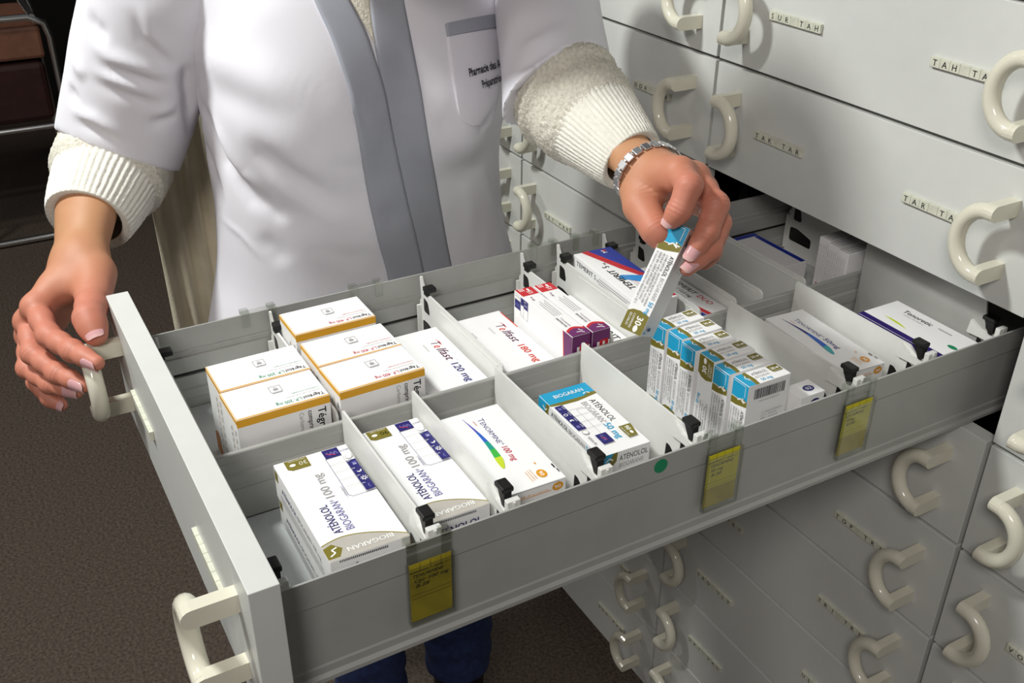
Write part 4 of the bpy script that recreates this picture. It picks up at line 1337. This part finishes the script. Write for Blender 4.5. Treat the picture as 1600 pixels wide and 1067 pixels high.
def caster(tree):
    def cast(x, y):
        d = unit(dep(x, y, 1.) - CAM)
        hit = tree.ray_cast(Vector(CAM), Vector(d))
        return (np.array(hit[0]), np.array(hit[1])) if hit[0] is not None else (None, None)
    return cast


cast = caster(bvh(V, Q))
N = vnormals(V, Q)
# folds: polyline seen on the coat, height (mm, negative = crease), width (mm)
FOLDS = [([(287, 96), (290, 120), (295, 150), (298, 185), (300, 225)], -13, 7), ([(142, 97), (210, 120), (277, 139)], -4.5, 8), ([(130, 60), (175, 92), (235, 112), (285, 122)], 5, 10), ([(126, 120), (180, 142), (225, 157), (262, 176)], -4, 9),
         ([(135, 108), (200, 135), (265, 158)], 4, 8), ([(105, 172), (150, 187), (205, 226)], 5, 8), ([(103, 183), (161, 210), (195, 234)], -4.5, 7), ([(225, 199), (285, 182)], -4, 8),
         ([(230, 180), (285, 165)], 3.5, 8), ([(132, 15), (150, 45), (175, 62)], -3.5, 9), ([(118, 80), (122, 105), (135, 128)], 4, 9), ([(112, 130), (112, 150), (125, 165)], -4, 8),
         ([(205, 10), (222, 60), (262, 100), (288, 108)], -3, 7), ([(215, 0), (235, 55), (275, 92)], 2.5, 7),
         ([(294, 140), (325, 185), (352, 250), (395, 310), (430, 335)], -8, 12), ([(300, 180), (322, 235), (340, 290), (352, 340)], -5, 10), ([(310, 160), (345, 215), (375, 270), (420, 305)], 6, 13),
         ([(380, 205), (410, 240), (450, 272), (500, 302), (560, 333)], -8, 15), ([(395, 290), (425, 325), (452, 352)], -4, 9), ([(400, 255), (450, 300), (520, 340), (570, 360)], 4, 13),
         ([(280, 60), (350, 95), (430, 130), (520, 160)], 7, 26), ([(300, 130), (360, 150), (420, 175), (480, 190)], -3, 18),
         ([(332, 330), (377, 366), (420, 417)], 1.6, 4), ([(676, 178), (705, 205), (742, 240)], -3, 11), ([(700, 190), (735, 225), (755, 250)], 3, 12), ([(758, 250), (778, 310), (795, 380)], -3.5, 10),
         ([(745, 210), (765, 190), (780, 160)], -4, 9), ([(720, 255), (735, 320), (745, 390)], 2, 14), ([(800, 110), (840, 90), (880, 60)], -3.5, 9), ([(800, 80), (850, 60), (895, 30)], 3.5, 12),
         ([(795, 150), (830, 140), (850, 120)], -3.5, 8), ([(400, 360), (430, 390), (450, 420)], -3, 12), ([(480, 380), (540, 400), (590, 405)], -2.5, 12), ([(510, 250), (545, 262), (585, 265)], -2, 8),
         ([(548, 165), (568, 190), (588, 205)], -2.5, 6), ([(570, 300), (600, 305), (630, 298)], 3, 8), ([(585, 335), (615, 335), (645, 325)], -2.5, 7)]
disp = wave(V, 3.2, 5) * .0022 + wave(V, 8, 9) * .0007
for pl, hmm, wmm in FOLDS:
    P3 = []
    for (x0, y0), (x1, y1) in zip(pl, pl[1:]):
        for i in range(26):
            t = i / 26; p, n_ = cast(x0 + (x1 - x0) * t, y0 + (y1 - y0) * t)
            if p is not None: P3.append(p)
    if len(P3) < 3: continue
    P3 = np.array(P3)
    near = np.argwhere(((V > P3.min(0) - .05) & (V < P3.max(0) + .05)).all(1))[:, 0]
    D_ = np.sqrt(((V[near][:, None] - P3[None]) ** 2).sum(2)); j = D_.argmin(1); dm = D_.min(1)
    tpos = j / (len(P3) - 1); fade = np.sin(np.clip(np.minimum(tpos, 1 - tpos) * 2.4 + .02, 0, 1) * 1.5708) ** 2
    disp[near] += hmm / 1000 * fade * np.exp(-(dm / (wmm / 1000)) ** 2)
V = V + N * disp[:, None]
coat = pobj('lab_coat', V[:_o[1]], _ms[0][1], 'coat')
for i in (1, 2): pobj('sleeve', V[_o[i]:_o[i + 1]], _ms[i][1], 'coat', coat)
cast = caster(bvh(V[:_o[1]], _ms[0][1]))


def patch(name, rows, key, parent, lift=.0016, nu=10, nv=None, sub=6, thick=.003):
    """cloth strip lying on the coat: rows = list of (left, right) edge points as seen"""
    L = np.array([r[0] for r in rows], float); R_ = np.array([r[1] for r in rows], float)
    ts = np.linspace(0, len(rows) - 1, (len(rows) - 1) * sub + 1)
    ii = np.arange(len(rows))

    def sm(A): return np.stack([np.interp(ts, ii, A[:, 0]), np.interp(ts, ii, A[:, 1])], 1)
    L, R_ = sm(L), sm(R_)
    for _ in range(2):
        for A in (L, R_): A[1:-1] = A[1:-1] * .5 + (A[2:] + A[:-2]) * .25
    top = []; bot = []; ok = []
    for a, b in zip(L, R_):
        for i in range(nu + 1):
            q = a + (b - a) * i / nu; p, n_ = cast(*q)
            if p is None: p = np.zeros(3); n_ = np.zeros(3); ok.append(False)
            else: ok.append(True)
            e = .0006 if 0 < i < nu else 0
            top.append(p + n_ * (lift + e)); bot.append(p - n_ * thick)
    m = nu + 1; nr = len(L); nn = len(top)
    top = np.array(top)
    fs = []
    for r in range(nr - 1):
        for i in range(nu):
            q = (r * m + i, r * m + i + 1, (r + 1) * m + i + 1, (r + 1) * m + i)
            if all(ok[x] for x in q):
                fs.append(q[::-1])
                if i == 0: fs.append((q[0], q[3], q[3] + nn, q[0] + nn))
                if i == nu - 1: fs.append((q[1], q[2], q[2] + nn, q[1] + nn))
                if r == 0: fs.append((q[0], q[1], q[1] + nn, q[0] + nn))
                if r == nr - 2: fs.append((q[3], q[2], q[2] + nn, q[3] + nn))
    mb = MB(); mb.add(np.concatenate([top, np.array(bot)]) - PO, fs, key, True)
    return mb.build(name, parent)


ly = [-60, 0, 60, 140, 200, 300, 380, 420, 520]
right_band_l = [(470, -60), (490, 0), (518, 60), (545, 140), (557, 200), (573, 300), (591, 380), (603, 420), (622, 520)]
mid = [(512, -60), (545, 0), (572, 50), (600, 140), (612, 205), (632, 300), (650, 375), (660, 420), (680, 520)]
left_band_r = [(622, -60), (630, 0), (642, 60), (658, 140), (668, 205), (684, 300), (697, 375), (706, 420), (722, 520)]
left_band_l = [(580, -60), (577, 0), (582, 55), (598, 140), (610, 205), (630, 300), (648, 375), (658, 420), (678, 520)]
patch('front_band', list(zip(left_band_l, left_band_r)), 'coat_grey', coat, .0010, 10)
patch('front_band', list(zip(right_band_l, mid)), 'coat_grey', coat, .0026, 10)
patch('sweater_front', [((515, -60), (582, -60)), ((546, 0), (578, 0)), ((572, 45), (583, 50)), ((584, 66), (585, 66))], 'knit', per, .0008, 6)
pk = patch('chest_pocket', [((696, 40), (792, 19)), ((700, 75), (790, 55)), ((706, 120), (784, 100)), ((712, 155), (778, 142)), ((716, 178), (772, 170)), ((724, 190), (764, 184)), ((736, 196), (750, 193))], 'coat', coat, .0016, 44, sub=14)
patch('pocket_band', [((695, 38), (792, 18)), ((698, 58), (791, 40))], 'coat_grey', pk, .0032, 44, sub=14, thick=.001)
# embroidered lettering
mb = MB()
for s_, x0, y0, x1, y1, hh in (('Pharmacie des Arc', 731, 121, 785, 103, 13), ('Préparatrice', 751, 138, 782, 126, 12)):
    v, fcs = text2d(s_, .022, .35, 3)
    v = v * [math.hypot(x1 - x0, y1 - y0) / v[:, 0].max(), hh / .73]
    a = math.atan2(y0 - y1, x1 - x0)
    pts = []; ok = []
    for q in v:
        x = x0 + q[0] * math.cos(a) - q[1] * math.sin(a) * 1; y = y0 - q[0] * math.sin(a) - q[1] * math.cos(a)
        p, n_ = cast(x, y)
        ok.append(p is not None and n_ @ FW < -.02); pts.append((p + n_ * .0036 if p is not None else np.zeros(3)) - PO)
    mb.add(pts, [q for q in fcs if all(ok[i] for i in q)], 'embroidery')
if mb.v: mb.build('embroidery', pk)


# ---- knitted sleeves
def knit_tube(name, cs, rs, key, n=120, m=60, ribs=0, amp=0., bump=0., parent=per, end=.004, flat=1.0, nd=None):
    cs = np.array(cs); t = np.linspace(0, len(cs) - 1, m); ii = np.arange(len(cs))
    C = np.stack([np.interp(t, ii, cs[:, i]) for i in range(3)], 1)
    for _ in range(6): C[1:-1] = C[1:-1] * .5 + (C[2:] + C[:-2]) * .25
    Rr = np.interp(t, ii, rs)
    for _ in range(3): Rr[1:-1] = Rr[1:-1] * .5 + (Rr[2:] + Rr[:-2]) * .25
    T = np.gradient(C, axis=0); T /= np.linalg.norm(T, axis=1)[:, None]
    vs = []
    nrm = np.cross(T[0], [0, 0, 1.]); nrm /= np.linalg.norm(nrm)
    r_ = np.random.default_rng(4)
    for i in range(m):
        nrm = nrm - T[i] * (nrm @ T[i]); nrm /= np.linalg.norm(nrm); bn = np.cross(T[i], nrm)
        for j in range(n):
            a = 2 * math.pi * j / n
            k = Rr[i] + amp * min(1, (m - 1 - i) / 4 + .15) * abs(math.sin(a * ribs / 2)) ** 1.4 * (1 if ribs else 0) + bump * (math.sin(j * 2.1 + (i % 2) * 1.05) * math.sin(i * 2.2)) + bump * .8 * r_.normal()
            vs.append(C[i] + k * (math.cos(a) * nrm + flat * math.sin(a) * bn))
    # turned in at both ends
    first = [C[0] + (vs[j] - C[0]) * .80 + T[0] * .004 for j in range(n)]; last = [C[-1] + (vs[(m - 1) * n + j] - C[-1]) * .80 - T[-1] * end for j in range(n)]
    allv = np.array(first + vs + last)
    fs = [(i * n + j, i * n + (j + 1) % n, (i + 1) * n + (j + 1) % n, (i + 1) * n + j) for i in range(m + 1) for j in range(n)]
    mb = MB(); mb.add(allv - PO, fs, key, True)
    return mb.build(name, parent)


k1 = RH + (RC - RH) * .42
sw = knit_tube('sweater_sleeve', [RH - (RC - RH) * .10, RH + (RC - RH) * .10, k1, k1 + (RC - RH) * .12], [.060, .0685, .0665, .056], 'knit', 150, 40, bump=.0007)
knit_tube('ribbed_cuff', [k1 - (RC - RH) * .08, k1 + (RC - RH) * .02, RH + (RC - RH) * .75, RC], [.056, .0590, .0530, .0465], 'rib', 300, 40, 48, .0019, .0002, parent=sw)
k1 = LH + (LC - LH) * .50
sw = knit_tube('sweater_sleeve', [LH - (LC - LH) * .12, LH + (LC - LH) * .06, LH + (LC - LH) * .17, LH + (LC - LH) * .24, LH + (LC - LH) * .36, k1, k1 + (LC - LH) * .10], [.050, .0600, .0640, .0570, .0585, .0540, .047], 'knit', 150, 50, bump=.0007)
knit_tube('ribbed_cuff', [k1 - (LC - LH) * .06, k1, LH + (LC - LH) * .8, LC], [.047, .0515, .0415, .0345], 'rib', 360, 40, 56, .0012, .0002, parent=sw)
# long cardigan hanging behind the coat
mb = MB(); vs = []; nu, nv = 40, 30
for j in range(nv + 1):
    z = 1.26 - .62 * j / nv
    y0 = -.690 + .012 * (j / nv); y1 = -.36
    for i in range(nu + 1):
        s_ = i / nu; y = y0 + (y1 - y0) * s_
        vs.append((-.315 + .011 * math.sin(s_ * 78 + .9 * math.sin(j * .16)) + .02 * s_, y, z))
vs = np.array(vs); m = nu + 1; nn = len(vs)
q = [(j * m + i, j * m + i + 1, (j + 1) * m + i + 1, (j + 1) * m + i) for j in range(nv) for i in range(nu)]
mb.add(np.concatenate([vs, vs - np.array([.006, 0, 0])]) - PO, q + [tuple(a + nn for a in x[::-1]) for x in q] + [(j * m, (j + 1) * m, (j + 1) * m + nn, j * m + nn) for j in range(nv)], 'cardigan', True)
mb.build('cardigan', per)
# jeans and boots
f = Field((-.33, -.70, .18), (.06, -.20, .99), .0065)
for sg in (1, -1):
    s = f.new(); s.rc(HIP[sg], KNEE[sg], .092, .062, .02); s.rc(KNEE[sg], ANK[sg] + (0, 0, .08), .062, .056, .02); f.join(s, .006)
f.rc(HIP[1] + (0, 0, .04), HIP[-1] + (0, 0, .04), .10, .10, .03); f.cut(np.array([0, 0, .215]), np.array([0, 0, -1.])); f.cut(np.array([0, 0, .97]), np.array([0, 0, 1.]))
V, Q = f.mesh(); V = relax(V, Q, 1, .4); Nn = vnormals(V, Q)
V = V + Nn * ((np.sin(V[:, 2] * 120 + 3 * np.sin(V[:, 1] * 40)) * .0022 * np.exp(-((V[:, 2] - .30) / .10) ** 2) + wave(V, 9, 2) * .001)[:, None])
pobj('jeans', V, Q, 'denim')
for sg in (1, -1):
    f = Field(ANK[sg] + (-.09, -.09, -.11), ANK[sg] + (.22, .09, .18), .005)
    f.rc(ANK[sg] + (0, 0, .14), ANK[sg] + (0, 0, -.03), .046, .042, .02); f.rc(ANK[sg] + (-.02, 0, -.052), ANK[sg] + (.13, .01 * sg, -.062), .040, .036, .03)
    f.cut(np.array([0, 0, .004]), np.array([0, 0, -1.])); V, Q = f.mesh(); pobj('boot', V, Q, 'boot')


# ---- bracelet and ring
def ring_frame(c, axis, up):
    a = unit(axis); u = unit(up - a * (up @ a)); return a, u, np.cross(a, u)


a, u, b_ = ring_frame(LW, LW - fl, back_l)
br = None
mb = MB(); cB = LW + a * .001
for i in range(22):
    th = 2 * math.pi * i / 22
    
    if i == 0:
        _q = VL - cB; _m = np.abs(_q @ a) < .006; _q = _q[_m]
        _off = (_q.max(0) + _q.min(0)) * 0 + (np.array(u) * ((_q @ u).max() + (_q @ u).min()) / 2 + np.array(b_) * ((_q @ b_).max() + (_q @ b_).min()) / 2)
        RU, RB = ((_q @ u).max() - (_q @ u).min()) / 2 + .0014, ((_q @ b_).max() - (_q @ b_).min()) / 2 + .0014
        cB = cB + _off
    ru, rb = RU, RB
    c_ = cB + u * ru * math.cos(th) + b_ * rb * math.sin(th)
    tn = unit(-u * ru * math.sin(th) + b_ * rb * math.cos(th)); nr = unit(np.cross(tn, a))
    if nr @ (c_ - cB) < 0: nr = -nr
    v, fcs = bbox_mesh((-.0041, -.0050, -.0013), (.0041, .0050, .0013), .0010)
    v = np.array(v); mb.add(c_ + v[:, :1] * tn + v[:, 1:2] * a + v[:, 2:] * nr - PO, fcs, 'steel', False)
    v, fcs = bbox_mesh((-.0015, -.0016, -.0018), (.0015, .0016, .0018), .0005); v = np.array(v)
    c2_ = cB + u * ru * math.cos(th + .143) + b_ * rb * math.sin(th + .143)
    mb.add(c2_ + v[:, :1] * tn + v[:, 1:2] * a + v[:, 2:] * nr - PO, fcs, 'steel', False)
mb.build('bracelet', per)
p = DL['ring']; c_ = p[0] * .42 + p[1] * .58; a, u, b_ = ring_frame(c_, p[1] - p[0], back_l)
mb = MB(); mb.tube([c_ + .0115 * (u * math.cos(t) + b_ * math.sin(t)) - PO for t in np.linspace(0, 2 * math.pi, 30)], .0016, 'steel', 8, cap=False)
mb.build('finger_ring', per)
